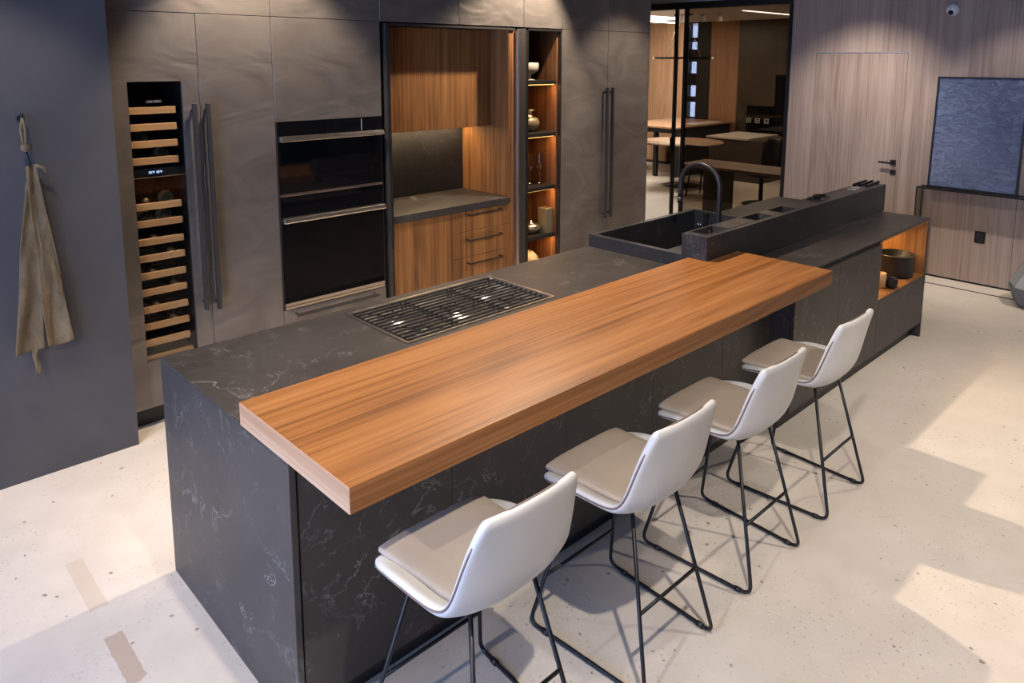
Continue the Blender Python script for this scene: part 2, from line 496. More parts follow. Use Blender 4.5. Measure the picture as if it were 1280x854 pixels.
# bulkhead above the glass screen, header and glass screen
struct(box('wall_right_bulkhead', 'ceiling', None, XW, XW + .12, 1.885, 8.85, 2.742, CEIL)).name = 'wall_right.001'
win = thing('window_1', None, None, (XW, 2.6, 0), kind='structure')
f = MB().box(XW - .03, XW + .09, 1.885, 8.85, 2.668, 2.742)
f.build('header_beam', 'frame_black', win)
box('jamb', 'black_metal', win, XW - .01, XW + .05, 1.885, 1.925, 0, 2.668)
box('mullion', 'black_metal', win, XW - .01, XW + .03, 3.205, 3.245, 0, 2.668)
box('pane', 'glass_smoke', win, XW + .016, XW + .024, 1.925, 3.205, .012, 2.668)
box('sill_rail', 'black_metal', win, XW - .002, XW + .04, 1.925, 3.205, 0, .012)
dr = MB().box(XW - .05, XW - .012, 3.315, 3.350, .01, 2.668)
dr.build('sliding_door_stile', 'black_metal', win)
box('sliding_door_pull', 'black_metal', win, XW - .085, XW - .05, 3.33, 3.35, .95, 1.13, .004)

# ------------------------------------------------------------------ tall cabinets
def carcass(parent, x0, x1, z0=.1, z1=ZT, y0=YC + .024, y1=3.0):
    return box('carcass', 'interior', parent, x0 + .001, x1 - .001, y0, y1, z0, z1)
G = .0018
def cab_door(parent, x0, x1, z0, z1, name='door', mat='cabinet', y0=YC, th=.022):
    return box(name, mat, parent, x0 + G, x1 - G, y0, y0 + th, z0 + G, z1 - G, .0012, seg=1)
def long_handle(parent, x, z0, z1, mat='handle'):
    m = MB().box(x - .0105, x + .0105, YC - .058, YC - .030, z0, z1)
    for z in (z0 + .04, z1 - .04): m.box(x - .006, x + .006, YC - .032, YC + .001, z - .008, z + .008)
    return m.build('handle', mat, parent, .0015)
def toe(parent, x0, x1):
    return box('toe_kick', 'black', parent, x0, x1, YC + .055, YC + .075, 0, .112)

# upper row: one unit per door
us = [C[0] - .03, C[2], C[3], 2.608, C[4], C[5], C[6], C[7]]
uw = ['above the wine fridge and plain fridge door', 'above the pair of ovens', 'above the left half of the walnut niche',
      'above the right half of the walnut niche', 'above the open display shelves', 'above the left door of the larder',
      'above the right door of the larder']
for i in range(7):
    t = thing('wall_cabinet', 'bronze grey top cupboard ' + uw[i], 'cabinet', (us[i], YC, ZT), 'top row of cupboards')
    cab_door(t, us[i], us[i + 1], ZT, ZU)
    box('carcass', 'interior', t, us[i] + .001, us[i + 1] - .001, YC + .024, 3.0, ZT + .002, ZU)

# wine fridge -------------------------------------------------------------
t = thing('wine_fridge', 'tall wine fridge with narrow glass window and wooden shelves', 'wine fridge', (C[0], YC, 0))
wx0, wx1, wz0, wz1 = .338, .617, .384, 1.947
g = MB().grid([C[0] + G, wx0, wx1, C[1] - G], [.114, wz0, wz1, ZT - G], 0, .022, lambda a, b: wx0 < a < wx1 and wz0 < b < wz1)
d = MB(); d.v = [(p[0], YC + p[2], p[1]) for p in g.v]; d.f = g.f; d.sm = g.sm
dd = d.build('door', 'cabinet', t)
cav = MB()
cav.box(C[0] + .001, wx0 - .006, YC + .024, 2.99, .1, ZT - .002).box(wx1 + .006, C[1] - .001, YC + .024, 2.99, .1, ZT - .002)
cav.box(wx0 - .006, wx1 + .006, 2.95, 2.99, .1, ZT - .002).box(wx0 - .006, wx1 + .006, YC + .024, 2.95, wz1 + .004, ZT - .002)
cav.box(wx0 - .006, wx1 + .006, YC + .024, 2.95, .1, wz0 - .004)
cav.build('cabinet_body', 'black', t)
box('window_pane', 'glass_fridge', t, wx0, wx1, YC + .012, YC + .016, wz0, wz1)
box('control_rail', 'black_metal', t, wx0, wx1, YC + .03, YC + .05, 1.425, 1.470)
box('divider', 'foil', t, wx0 - .004, wx1 + .004, YC + .03, 2.94, 1.418, 1.4245)
tops = [1.808, 1.717, 1.624, 1.531, 1.278, 1.182, 1.079, .986, .886, .792, .691, .593, .499]
for z in tops:
    s = MB().box(.347, .588, YC + .030, YC + .050, z - .038, z)
    s.build('shelf_front', 'beech', t, .0015, seg=1)
    r = MB()
    for k in range(5): r.box(.35, .60, YC + .08 + k * .09, YC + .10 + k * .09, z - .030, z - .020)
    for xx in (.350, .592): r.box(xx, xx + .01, YC + .05, YC + .5, z - .036, z - .030)
    r.build('shelf_rack', 'interior', t)
box('shelf_front', 'beech', t, .347, .60, YC + .030, YC + .055, wz0 - .003, wz0 + .018)
lab = box('badge_plate', 'black_metal', t, .428, .518, YC + .022, YC + .026, 1.829, 1.847)
text_mesh('badge_lettering', 'SUB-ZERO', .0155, 'badge', t, (.473, YC + .0212, 1.8375), (PI / 2, 0, 0))
box('display', 'display', t, .415, .50, YC + .025, YC + .0295, 1.437, 1.462)
text_mesh('display_digits', '55\u00b0F  55\u00b0F', .0165, 'digits', t, (.4575, YC + .0242, 1.449), (PI / 2, 0, 0))
long_handle(t, .664, .628, 1.822)
toe(t, .1, C[1])
# bottles lying on the racks, necks to the front
bot = MB()
def bottle_mb(x, z, yf):
    prof = [(.0, 0), (.0135, .001), (.0145, .004), (.0145, .07), (.019, .095), (.034, .135), (.037, .16), (.037, .29), (.034, .30), (0, .301)]
    return MB().lathe(prof, (x, yf, z), 20, 1, cap=False)
def bottle(x, z, yf, label, big=False):
    o = thing('wine_bottle', label, 'bottle', (x, yf, z), 'bottles in the wine fridge')
    if big:   # base turned to the window
        MB().lathe([(0, 0.004), (.030, 0), (.037, .004), (.037, .15), (.034, .175), (.019, .22), (.0145, .24), (.0145, .30), (0, .301)], (x, yf, z), 24, 1, cap=False).build('glass_body', 'bottle', o)
        MB().lathe([(.0376, .008), (.0376, .06)], (x, yf, z), 24, 1, cap=False).build('paper_label', 'foil', o)
    else:
        bottle_mb(x, z, yf).build('glass_body', 'bottle', o)
        MB().lathe([(0, -.0006), (.0147, 0), (.0152, .003), (.0152, .05)], (x, yf, z), 20, 1, cap=False).build('foil_cap', 'foil', o)
wy = YC + .056
zl = ['fourth', 'fifth', 'sixth', 'seventh', 'eighth', 'ninth']
bottle(.525, 1.278 + .012, wy, 'large bottle with tan label, upper right of the lower wine fridge zone', True)
bottle(.41, 1.278 + .010, wy, 'dark wine bottle left of the tan labelled bottle in wine fridge')
bottle(.505, 1.182 + .012, wy, 'dark wine bottle base directly under the tan labelled bottle', True)
bottle(.40, 1.182 + .010, wy, 'dark wine bottle left on second shelf of lower wine fridge zone', True)
for k, (x, z) in enumerate(((.44, 1.079), (.53, .986), (.42, .886), (.535, .792), (.43, .691), (.52, .593))):
    bottle(x, z - .006, wy, 'dark wine bottle neck on the %s shelf from the bottom of wine fridge' % ['seventh', 'sixth', 'fifth', 'fourth', 'third', 'second'][k])
for k, (x, z) in enumerate(((.41, 1.624), (.515, 1.531))):
    bottle(x, z + .010, wy, 'dark wine bottle on the %s wooden shelf of upper wine fridge zone' % ['third', 'fourth'][k], True)

# freezer column -----------------------------------------------------------
t = thing('refrigerator', 'plain bronze grey tall fridge door between wine fridge and ovens', 'refrigerator', (C[1], YC, 0))
cab_door(t, C[1], C[2], .114, ZT); carcass(t, C[1], C[2])
long_handle(t, .738, .615, 1.820)
toe(t, C[1], C[2])

# oven tower ---------------------------------------------------------------
t = thing('oven_cabinet', 'bronze grey tall cabinet that houses two black ovens', 'cabinet', (C[2], YC, 0))
cab_door(t, C[2], C[3], 1.684, ZT)
cab_door(t, C[2], C[3], .114, .487, 'drawer')
dr = t.children[-1]
hb = MB().box(1.222, 1.835, YC - .056, YC - .040, .447, .465)
for x in (1.235, 1.822): hb.box(x - .006, x + .006, YC - .045, YC + .001, .450, .462)
ho = hb.build('handle', 'handle', t, .002); ho.parent = dr; ho.location = LOC[ho] - LOC[dr]
box('side_panel', 'interior', t, C[2] + .001, C[2] + .012, YC + .004, 3.0, .1, ZT)
box('side_panel', 'interior', t, C[3] - .012, C[3] - .001, YC + .004, 3.0, .1, ZT)
box('back_panel', 'interior', t, C[2] + .012, C[3] - .012, 2.97, 3.0, .1, ZT)
toe(t, C[2], C[3])

def oven(name, label, z0, zglass, zbar0, zbar1, ztop, base0, split=False):
    o = thing(name, label, 'oven', (1.538, YC, z0), 'built-in ovens')
    x0, x1 = C[2] + .014, C[3] - .014
    box('oven_body', 'interior', o, x0 + .01, x1 - .01, YC + .03, 2.9, z0 + .004, ztop - .004)
    cp = box('control_panel', 'oven_glass', o, x0, x1, YC - .004, YC + .028, zbar1, ztop - .003, .001)
    if split:
        q = box('panel_line', 'badge', o, 1.756, 1.759, YC - .0048, YC - .003, zbar1 + .004, ztop - .006)
    box('oven_door', 'oven_glass', o, x0, x1, YC - .006, YC + .028, zglass, zbar0, .0015)
    b = MB().prism([(YC - .006, zbar0), (YC - .046, zbar0 + .004), (YC - .048, zbar0 + .012), (YC - .040, zbar1 - .002), (YC - .006, zbar1)], 0, x0, x1)
    bo = b.build('handle_bar', 'steel', o, .002)
    tt = text_mesh('lettering', 'Wolf', .020, 'black', o, (1.55, YC - .0452, (zbar0 + zbar1) / 2 + .003), (PI / 2 + .30, 0, 0), .0004)
    tt.parent = bo; tt.location = LOC[tt] - LOC[bo]
    return o, x0, x1
o, x0, x1 = oven('speed_oven', 'upper of the two black built-in ovens, below the top cabinet door', 1.219, 1.235, 1.561, 1.597, 1.684, 0, True)
box('bottom_trim', 'steel', o, x0, x1, YC - .010, YC + .02, 1.219, 1.234, .001)
o, x0, x1 = oven('wall_oven', 'lower of the two black built-in ovens, above the bar handled drawer', .490, .533, 1.050, 1.086, 1.217, 0)
v = MB()
v.box(x0, x1, YC - .004, YC + .02, .490, .505).box(x0, x1, YC + .004, YC + .02, .505, .511).box(x0, x1, YC - .006, YC + .02, .511, .531)
v.build('vent_trim', 'steel', o)

# walnut niche ---------------------------------------------------------------
NX0, NX1, NYB, NYH, NZH = 2.0, 3.12, 2.985, 2.615, 1.536
t = thing('niche_cabinet', 'tall walnut lined coffee niche with hanging doors and stone splashback', 'cabinet', (NX0, YC, 0))
box('side_panel', 'niche_wood', t, NX1, NX1 + .068, YC + .022, 3.0, .1, ZT - .01)
box('side_panel', 'niche_wood', t, NX0 - .012, NX0, YC + .022, 3.0, .1, ZT - .01)
box('top_panel', 'frame_black', t, NX0, NX1, YC + .03, NYB, ZT - .02, ZT - .002)
box('track_rail', 'handle', t, NX0, NX1 + .06, YC + .005, YC + .03, ZT - .022, ZT - .008)
xm = 2.535
for a, b_ in ((NX0 + .002, xm), (xm, NX1 - .002)):
    box('hanging_door', 'niche_wood', t, a + .001, b_ - .001, NYH, NYH + .02, NZH, ZT - .022, .001, seg=1)
box('hanging_carcass', 'niche_wood', t, NX0 + .002, NX1 - .002, NYH + .022, NYB - .001, NZH + .01, ZT - .022)
box('splashback', 'stone_black', t, NX0 + .002, NX1 - .003, NYB, NYB + .012, .974, NZH + .08)
box('light_strip', 'led', t, NX0 + .1, NX1 - .05, 2.90, 2.915, NZH + .004, NZH + .0095, label='glowing strip light')
t2 = thing('base_cabinet', 'walnut base unit with three drawers inside the niche', 'cabinet', (NX0, YC, 0))
cab_door(t2, NX0 + .002, 2.533, .12, .917, 'door', 'niche_wood', YC + .012, .02)
for z0, z1, zh in ((.757, .917, .893), (.553, .757, .692), (.12, .553, .507)):
    d = cab_door(t2, 2.533, 3.112, z0, z1, 'drawer', 'niche_wood', YC + .012, .02)
    hb = MB()
    hb.tube(fillet([(2.672, YC + .014, zh), (2.672, YC - .030, zh), (3.012, YC - .030, zh), (3.012, YC + .014, zh)], .008), .0062, 10)
    ho = hb.build('handle', 'drawer_handle', t2); ho.parent = d; ho.location = LOC[ho] - LOC[d]
box('carcass', 'interior', t2, NX0 + .003, 3.11, YC + .034, NYB - .004, .1, .917)
box('toe_kick', 'black', t2, NX0, 3.11, YC + .06, YC + .08, 0, .1)
ct = box('worktop', 'stone', None, NX0 + .001, NX1 - .001, YC, NYB - .001, .919, .972, .002)
tag(ct, 'short grey veined stone worktop inside the walnut niche', 'worktop')

# pocket doors folded into both sides of the niche
t = thing('pocket_door', 'dark bronze pocket door edge at the left of walnut niche', 'door', (1.955, YC, 0), 'retracted niche doors')
box('door_edge', 'handle', t, 1.953, 1.978, YC - .012, 2.9, .002, 2.31, .003)
box('edge_pull', 'frame_black', t, 1.979, 1.9875, YC - .018, 2.9, .74, 2.30, .002)
t = thing('pocket_door', 'dark bronze pocket door edge between walnut niche and display shelves', 'door', (3.24, YC, 0), 'retracted niche doors')
box('door_edge', 'handle', t, 3.218, 3.292, YC - .004, 2.9, .002, 2.31, .003)
box('edge_strip', 'alu', t, 3.191, 3.216, YC - .006, 2.9, .1, 2.305, .002)

# display shelves -----------------------------------------------------------
SX0, SX1 = 3.318, 3.694
t = thing('display_cabinet', 'narrow tall open cabinet with amber lit walnut shelves', 'cabinet', (SX0, YC, 0))
f = MB()
for a, b_, c, d_ in ((SX0 - .02, SX0, .1, ZT - .004), (SX1, SX1 + .014, .1, ZT - .004)): f.box(a, b_, YC - .002, 2.98, c, d_)
f.box(SX0 - .02, SX1 + .014, YC - .002, 2.98, ZT - .022, ZT - .004)
f.build('frame', 'frame_black', t)
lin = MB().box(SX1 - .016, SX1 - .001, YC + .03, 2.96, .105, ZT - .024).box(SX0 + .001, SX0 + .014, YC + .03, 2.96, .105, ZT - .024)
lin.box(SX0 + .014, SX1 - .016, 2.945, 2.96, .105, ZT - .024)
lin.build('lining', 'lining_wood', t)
SH = [1.897, 1.461, 1.006, .586, .20]
for z in SH:
    box('shelf', 'frame_black', t, SX0 + .015, SX1 - .017, YC + .028, 2.944, z - .032, z, .001)
    if z > .3:
        box('light_strip', 'led', t, SX0 + .03, SX1 - .020, YC + .050, YC + .062, z - .0385, z - .0325, label='amber strip light')
toe(t, SX0 - .019, C[5])

o = thing('bowl', 'ribbed pale ceramic footed bowl on the top display shelf', 'bowl', (3.535, 2.60, SH[0]))
MB().lathe([(.045, 0), (.045, .006), (.016, .012), (.016, .045), (.04, .055), (.074, .075), (.080, .10), (.080, .145), (.076, .146), (.074, .10), (.02, .07), (0, .07)], (3.535, 2.60, SH[0]), 36, cap=False).build('bowl_body', 'ceramic', o)
o = thing('vase', 'small round-bellied vase with dark ringed neck on second display shelf', 'vase', (3.535, 2.60, SH[1]))
MB().lathe([(0, 0), (.045, 0), (.082, .035), (.092, .075), (.075, .115), (.04, .128)], (3.535, 2.60, SH[1]), 32, cap=False).build('belly', 'olive', o)
MB().lathe([(.040, .127), (.028, .14), (.026, .165), (.048, .178), (.050, .186), (.028, .184), (.022, .13)], (3.535, 2.60, SH[1]), 32, cap=False).build('neck', 'steel', o)
for x, y, lb in ((3.522, 2.575, 'stemmed wine glass on display shelf, left of its twin'), (3.632, 2.565, 'stemmed wine glass on display shelf, right of its twin')):
    o = thing('wine_glass', lb, 'glass', (x, y, SH[2]), 'wine glasses on the third display shelf')
    MB().lathe([(.026, .265), (.040, .175), (.040, .155), (.004, .105), (.0035, .10)], (x, y, SH[2]), 28, cap=False).build('glass_bowl', 'glass_wine', o)
    MB().lathe([(.0035, .10), (.0032, .012), (.037, .003), (.037, 0), (0, 0)], (x, y, SH[2]), 28, cap=False).build('stem', 'glass_wine', o)
tag(box('storage_box', 'olive', None, 3.585, 3.672, YC + .045, YC + .15, SH[3], SH[3] + .215, .003), 'upright olive storage tin on the fourth display shelf', 'box')
o = thing('lidded_dish', 'low glass and metal dish beside olive tin on fourth display shelf', 'dish', (3.51, 2.55, SH[3]))
MB().lathe([(0, .002), (.05, .0), (.078, .03), (.082, .06), (.079, .06), (.074, .03), (.05, .006)], (3.51, 2.55, SH[3]), 32, cap=False).build('dish_body', 'olive', o)
MB().lathe([(.083, .058), (.083, .066), (.05, .085), (.012, .09), (.014, .108), (0, .11)], (3.51, 2.55, SH[3]), 32, cap=False).build('lid', 'steel', o)
o = thing('round_vase', 'pale globe vase in the lowest visible display compartment', 'vase', (3.50, 2.58, SH[4]))
MB().lathe([(.04, 0), (.085, .04), (.108, .11), (.095, .17), (.05, .215), (.03, .222), (.028, .205), (0, .2)], (3.50, 2.58, SH[4]), 32, cap=False).build('vase_body', 'ceramic', o)

# larder ----------------------------------------------------------------------
t = thing('larder_cabinet', 'wide tall bronze grey larder with two long handled doors', 'cabinet', (C[5], YC, 0))
for a, b_, hx in ((C[5], C[6], 4.268), (C[6], C[7], 4.343)):
    d = cab_door(t, a, b_, .114, ZT)
    ho = long_handle(t, hx, .635, 1.82); ho.parent = d; ho.location = LOC[ho] - LOC[d]
carcass(t, C[5], C[7])
toe(t, C[5], C[7])
box('end_panel', 'cabinet', t, C[7], C[7] + .012, YC - .001, 3.0, 0, ZU)

# ------------------------------------------------------------------ island
t = thing('kitchen_island', 'long island base clad in dark veined stone panels under the walnut bar', 'island', (1.45, .5, 0))
box('end_panel', 'stone', t, 0, .021, -.004, 1.06, 0, .9025, .0015)
px = [.026, .603, 1.195, 1.786, 2.387, 2.884]
for a, b_ in zip(px[:-1], px[1:]):
    box('front_panel', 'stone', t, a + .001, b_ - .001, 0, .02, .088, .9025, .0008, seg=1)
box('plinth', 'black', t, .022, 2.884, .045, .065, 0, .1)
box('core', 'interior', t, .022, 2.54, .067, 1.03, 0, .86)
box('back_panel', 'cabinet', t, .022, 2.884, 1.03, 1.05, .1, .72)

t = thing('island_cabinet', 'dark stone fronted cabinet at far island end with lit walnut niche', 'cabinet', (3.95, .1, 0))
FY = -.138
for a, b_ in ((2.889, 3.461), (3.461, 4.100)):
    box('door', 'stone', t, a + .001, b_ - .001, FY, FY + .02, .112, .868, .001, seg=1)
box('drawer_front', 'stone', t, 4.102, 4.985, FY, FY + .02, .112, .478, .001, seg=1)
box('side_panel', 'stone', t, 2.886, 2.888, FY + .021, .3, .1, .9)
box('end_panel', 'stone', t, 4.988, 5.008, FY, 1.05, 0, .9025, .001)
box('finger_rail', 'black', t, 2.889, 4.10, FY + .018, FY + .03, .868, .9025)
box('plinth', 'black', t, 2.889, 4.987, -.075, -.055, 0, .105)
n = MB()
n.box(4.104, 4.987, FY + .004, .34, .480, .492)
n.box(4.104, 4.987, FY + .004, .34, .886, .900)
n.box(4.104, 4.113, FY + .004, .34, .492, .886)
n.box(4.978, 4.987, FY + .004, .34, .492, .886)
n.box(4.113, 4.978, .328, .34, .492, .886)
n.build('niche_lining', 'niche_wood', t)
box('light_strip', 'led', t, 4.13, 4.965, .20, .212, .879, .885, label='amber strip light')
box('core', 'interior', t, 2.889, 4.10, FY + .032, 1.028, .1, .73)
box('back_panel', 'cabinet', t, 2.889, 4.987, 1.03, 1.05, .1, .73)
box('core_low', 'interior', t, 4.104, 4.985, FY + .022, 1.028, .1, .478).name = 'core'
box('core_rear', 'interior', t, 4.104, 4.985, .342, 1.028, .48, .86).name = 'core'

# worktop slab with cut-outs for the hob and the sink
HX0, HX1, HY0, HY1 = .778, 1.662, .506, .997
xs = [0, HX0 + .012, HX1 - .012, 2.545, 2.887, 3.712, 5.012]
ysx = [FY - .003, 0 - .004, .203, .363, HY0 + .012, HY1 - .012, 1.062]
def skip(x, y):
    if y < -.004 and x < 2.887: return True
    if HX0 < x < HX1 and HY0 < y < HY1: return True
    if 2.545 < x < 3.712 and y > .363: return True
    return False
wt = MB().grid(xs, ysx, .903, H, skip).build('island_worktop', 'stone', None, .0015, seg=1)
tag(wt, 'thin dark grey veined stone worktop covering the whole island', 'worktop')

# walnut breakfast bar
bar = MB().prism([(-.002, -.348), (2.846, -.348), (2.846, .199), (2.521, .199), (2.521, .314), (-.002, .314)], 2, H + .0006, .9915)
bt = thing('breakfast_bar', 'thick walnut breakfast bar slab laid along the island front', 'bar top', (1.42, 0, H))
bar.build('slab', 'bar_wood', bt, .0012, seg=1)
box('lit_edge_band', 'lit_edge_wood', bt, -.0034, -.0021, -.3472, .3132, H + .0014, .9908, label='veneer edge band with light painted in')

# gas hob ---------------------------------------------------------------
t = thing('gas_hob', 'wide stainless gas hob with black grates set in the island', 'hob', ((HX0 + HX1) / 2, (HY0 + HY1) / 2, H))
g = MB().grid([HX0, HX0 + .014, HX1 - .014, HX1], [HY0, HY0 + .014, HY1 - .014, HY1], H + .0002, H + .0045, lambda a, b: HX0 + .014 < a < HX1 - .014 and HY0 + .014 < b < HY1 - .014)
g.build('rim', 'steel', t, .001, seg=1)
p = MB()
X0, X1, Y0, Y1 = HX0 + .0135, HX1 - .0135, HY0 + .0135, HY1 - .0135
p.add([(X0, Y0, H + .003), (X1, Y0, H + .003), (X1, Y1, H + .003), (X0, Y1, H + .003), (X0 + .01, Y0 + .01, .878), (X1 - .01, Y0 + .01, .878), (X1 - .01, Y1 - .01, .878), (X0 + .01, Y1 - .01, .878),
       (X0 + .012, Y0 + .012, .8765), (X1 - .012, Y0 + .012, .8765), (X1 - .012, Y1 - .012, .8765), (X0 + .012, Y1 - .012, .8765)],
      [(0, 1, 5, 4), (1, 2, 6, 5), (2, 3, 7, 6), (3, 0, 4, 7), (4, 5, 6, 7)])
p.v = p.v[:8]
p.build('pan', 'steel_pan', t)
bx = [(HX0 + .17, HY0 + .14), (HX0 + .17, HY1 - .13), ((HX0 + HX1) / 2, (HY0 + HY1) / 2), (HX1 - .17, HY0 + .14), (HX1 - .17, HY1 - .13)]
for i, (x, y) in enumerate(bx):
    k = 1.25 if i == 2 else 1.
    o = MB().lathe([(.075 * k, 0), (.072 * k, .004), (.056 * k, .006), (.05 * k, .012), (.048 * k, .017), (.03, .018), (0, .018)], (x, y, .8784), 32, cap=False).build('burner', 'steel', t)
    c = MB().lathe([(.037 * k, .018), (.039 * k, .022), (.034 * k, .027), (0, .028)], (x, y, .8784), 28, cap=False).build('burner_cap', 'iron', t)
    c.parent = o; c.location = LOC[c] - LOC[o]
gw = (X1 - X0 - .02) / 3
for k in range(3):
    a = X0 + .01 + k * gw + .003; b_ = X0 + .01 + (k + 1) * gw - .003
    m = MB()
    for j in range(13):
        y = Y0 + .018 + j * (Y1 - Y0 - .036) / 12
        m.box(a, b_, y - .003, y + .003, H - .003, H + .005)
    for x in (a + .004, b_ - .012):
        m.box(x, x + .008, Y0 + .012, Y1 - .012, H - .010, H - .0031)
    for x in (a + .004, b_ - .012):
        for y in (Y0 + .02, (Y0 + Y1) / 2, Y1 - .028): m.box(x, x + .008, y, y + .008, .8786, H - .010)
    cx = (a + b_) / 2
    cys = ((Y0 + Y1) / 2,) if k == 1 else (HY0 + .14, HY1 - .13)
    for cy in cys:
        for ang in range(4):
            t_ = PI / 4 + ang * PI / 2
            dx, dy = math.cos(t_), math.sin(t_)
            m.tube([(cx + dx * .035, cy + dy * .035, H - .012), (cx + dx * .075, cy + dy * .075, H - .008), (cx + dx * .11, cy + dy * .09, H - .008)], .0045, 6)
    m.build('grate', 'iron', t)

# sink ------------------------------------------------------------------
SKZ = .991
t = thing('sink', 'raised black stone sink basin behind the island accessory block', 'sink', (3.13, .71, .75))
g = MB().grid([2.546, 2.586, 3.672, 3.711], [.366, .50, 1.022, 1.061], .75, SKZ, lambda a, b: 2.586 < a < 3.672 and .50 < b < 1.022)
g.build('basin_wall', 'stone_black', t, .002)
box('basin_floor', 'black', t, 2.585, 3.673, .499, 1.023, .735, .7495)
MB().lathe([(.045, .001), (.043, .004), (.01, .002), (0, .002)], (3.12, .76, .7495), 24, cap=False).build('drain', 'steel', t)
fz = thing('faucet', 'black gooseneck kitchen faucet arching over the sink', 'faucet', (3.05, .455, SKZ))
pts = [(3.05, .455, SKZ + .002), (3.05, .452, 1.10), (3.05, .452, 1.294)]
for k in range(1, 17):
    a = PI - PI * k / 16
    pts.append((3.05, .5915 + .1395 * math.cos(a), 1.294 + .1395 * math.sin(a)))
pts += [(3.05, .733, 1.24), (3.05, .734, 1.205)]
MB().tube(pts, .0155, 16).build('spout', 'black_metal', fz)
MB().tube([(3.05, .7338, 1.208), (3.05, .7345, 1.168)], .0172, 16).build('spray_head', 'black_metal', fz)
MB().lathe([(.028, 0), (.028, .012), (.02, .02), (.018, .045)], (3.05, .455, SKZ), 24).build('base_ring', 'black_metal', fz)
MB().tube([(3.07, .455, 1.03), (3.14, .452, 1.045)], .006, 10).build('lever', 'black_metal', fz)
o = thing('sink_rack', 'small black rack with chrome pegs inside the right sink wall', 'rack', (3.655, .93, .91))
box('rack_plate', 'black_metal', o, 3.650, 3.671, .905, .935, .80, .985, .002)
for y in (.958, .982):
    MB().lathe([(.012, 0), (.012, -.02), (0, -.021)], (3.671, y, .895), 14, 0, cap=True).build('peg', 'chrome', o)

# accessory block -----------------------------------------------------------
BX0, BX1, BY0, BY1, BZ = 2.523, 5.042, .201, .362, 1.122
t = thing('accessory_block', 'long raised black stone block with slots standing on the island', 'stone block', ((BX0 + BX1) / 2, (BY0 + BY1) / 2, H))
holes = [(2.577, 2.800), (3.112, 3.325), (3.443, 3.645)]
hy0, hy1 = .237, .343
xs = [BX0] + [v for h_ in holes for v in h_] + [BX1]
g = MB().grid(xs, [BY0, hy0, hy1, BY1], H + .0008, BZ, lambda a, b: hy0 < b < hy1 and any(p < a < q for p, q in holes))
g.build('block_body', 'stone_black', t, .0025)
for a, b_ in ((2.812, 2.955), (2.968, 3.098)):
    box('inlaid_lid', 'stone', t, a, b_, hy0, hy1, BZ - .002, BZ + .0018, .001, seg=1)
    e = MB().grid([a - .005, a - .0005, b_ + .0005, b_ + .005], [hy0 - .005, hy0 - .0005, hy1 + .0005, hy1 + .005], BZ - .002, BZ + .002, lambda u, v_: a - .0004 < u < b_ + .0004 and hy0 - .0004 < v_ < hy1 + .0004)
    e.build('lid_edge', 'handle', t)
for a, b_ in holes:
    e = MB().grid([a - .004, a + .001, b_ - .001, b_ + .004], [hy0 - .004, hy0 + .001, hy1 - .001, hy1 + .004], BZ - .004, BZ + .0018, lambda u, v_: a < u < b_ and hy0 < v_ < hy1)
    e.build('slot_edge', 'handle', t)
for x, y in ((2.660, .319), (2.675, .293), (2.755, .330), (2.766, .300)):
    MB().tube([(x, y, H + .001), (x, y, 1.105)], .004, 8).build('peg', 'chrome', t)
for x, y in ((4.035, .297), (4.160, .315)):
    m = MB().lathe([(.030, .002), (.034, .009), (.046, .012), (.056, .008), (.058, .001)], (x, y, BZ), 32, cap=False)
    m.lathe([(.030, .001), (.030, .003), (0, .003)], (x, y, BZ), 32, cap=False)
    o = m.build('socket_ring', 'black_metal', t)
for x0_, y_ in ((4.59, .300), (4.69, .315)):
    m = MB()
    m.box(x0_, x0_ + .014, y_ - .045, y_ + .015, BZ + .0002, BZ + .004).box(x0_ + .03, x0_ + .044, y_ - .045, y_ + .015, BZ + .0002, BZ + .004).box(x0_, x0_ + .06, y_ - .02, y_ - .008, BZ + .0002, BZ + .005)
    m.build('clip', 'mirror_blue', t, label='small pale grey clip')
for y, a in ((.352, 4.79), (.308, 4.80), (.262, 4.81)):
    MB().prism([(a, BZ + .0003), (a + .25, BZ + .0003), (a + .25, BZ + .020), (a + .02, BZ + .014)], 1, y - .007, y + .007).build('rest_bar', 'black_metal', t)

# things in the lit island niche
o = thing('cooking_pot', 'round black cooking pot in the amber lit island niche', 'pot', (4.80, .01, .492))
MB().lathe([(0, .002), (.112, 0), (.122, .006), (.126, .03), (.126, .158), (.129, .162), (.126, .166), (.121, .162), (.120, .03), (.11, .012), (0, .012)], (4.80, .01, .492), 48, cap=False).build('pot_body', 'pot', o)
MB().lathe([(.1265, .159), (.1305, .162), (.1305, .166), (.1265, .168), (.122, .166)], (4.80, .01, .492), 48, cap=False).build('rim', 'handle', o)
MX, MY, TX, TY = 4.452, -.092, 4.40, -.035
o = thing('mug', 'black round mug in front of the black pot in island niche', 'mug', (MX, MY, .492))
MB().lathe([(0, .002), (.028, 0), (.038, .012), (.041, .035), (.038, .062), (.034, .072), (.031, .07), (.034, .04), (.028, .012), (0, .01)], (MX, MY, .492), 32, cap=False).build('mug_body', 'pot', o)
MB().tube([(MX + .037, MY - .010, .550), (MX + .057, MY - .015, .549), (MX + .067, MY - .017, .53), (MX + .057, MY - .015, .512), (MX + .037, MY - .010, .508)], .006, 8).build('mug_handle', 'pot', o)
o = thing('wooden_tumbler', 'tan wooden tumbler left of the black mug in island niche', 'cup', (TX, TY, .492))
MB().lathe([(0, .0), (.032, 0), (.035, .01), (.040, .105), (.036, .105), (.031, .012), (0, .01)], (TX, TY, .492), 28, cap=False).build('tumbler_body', 'tan', o)

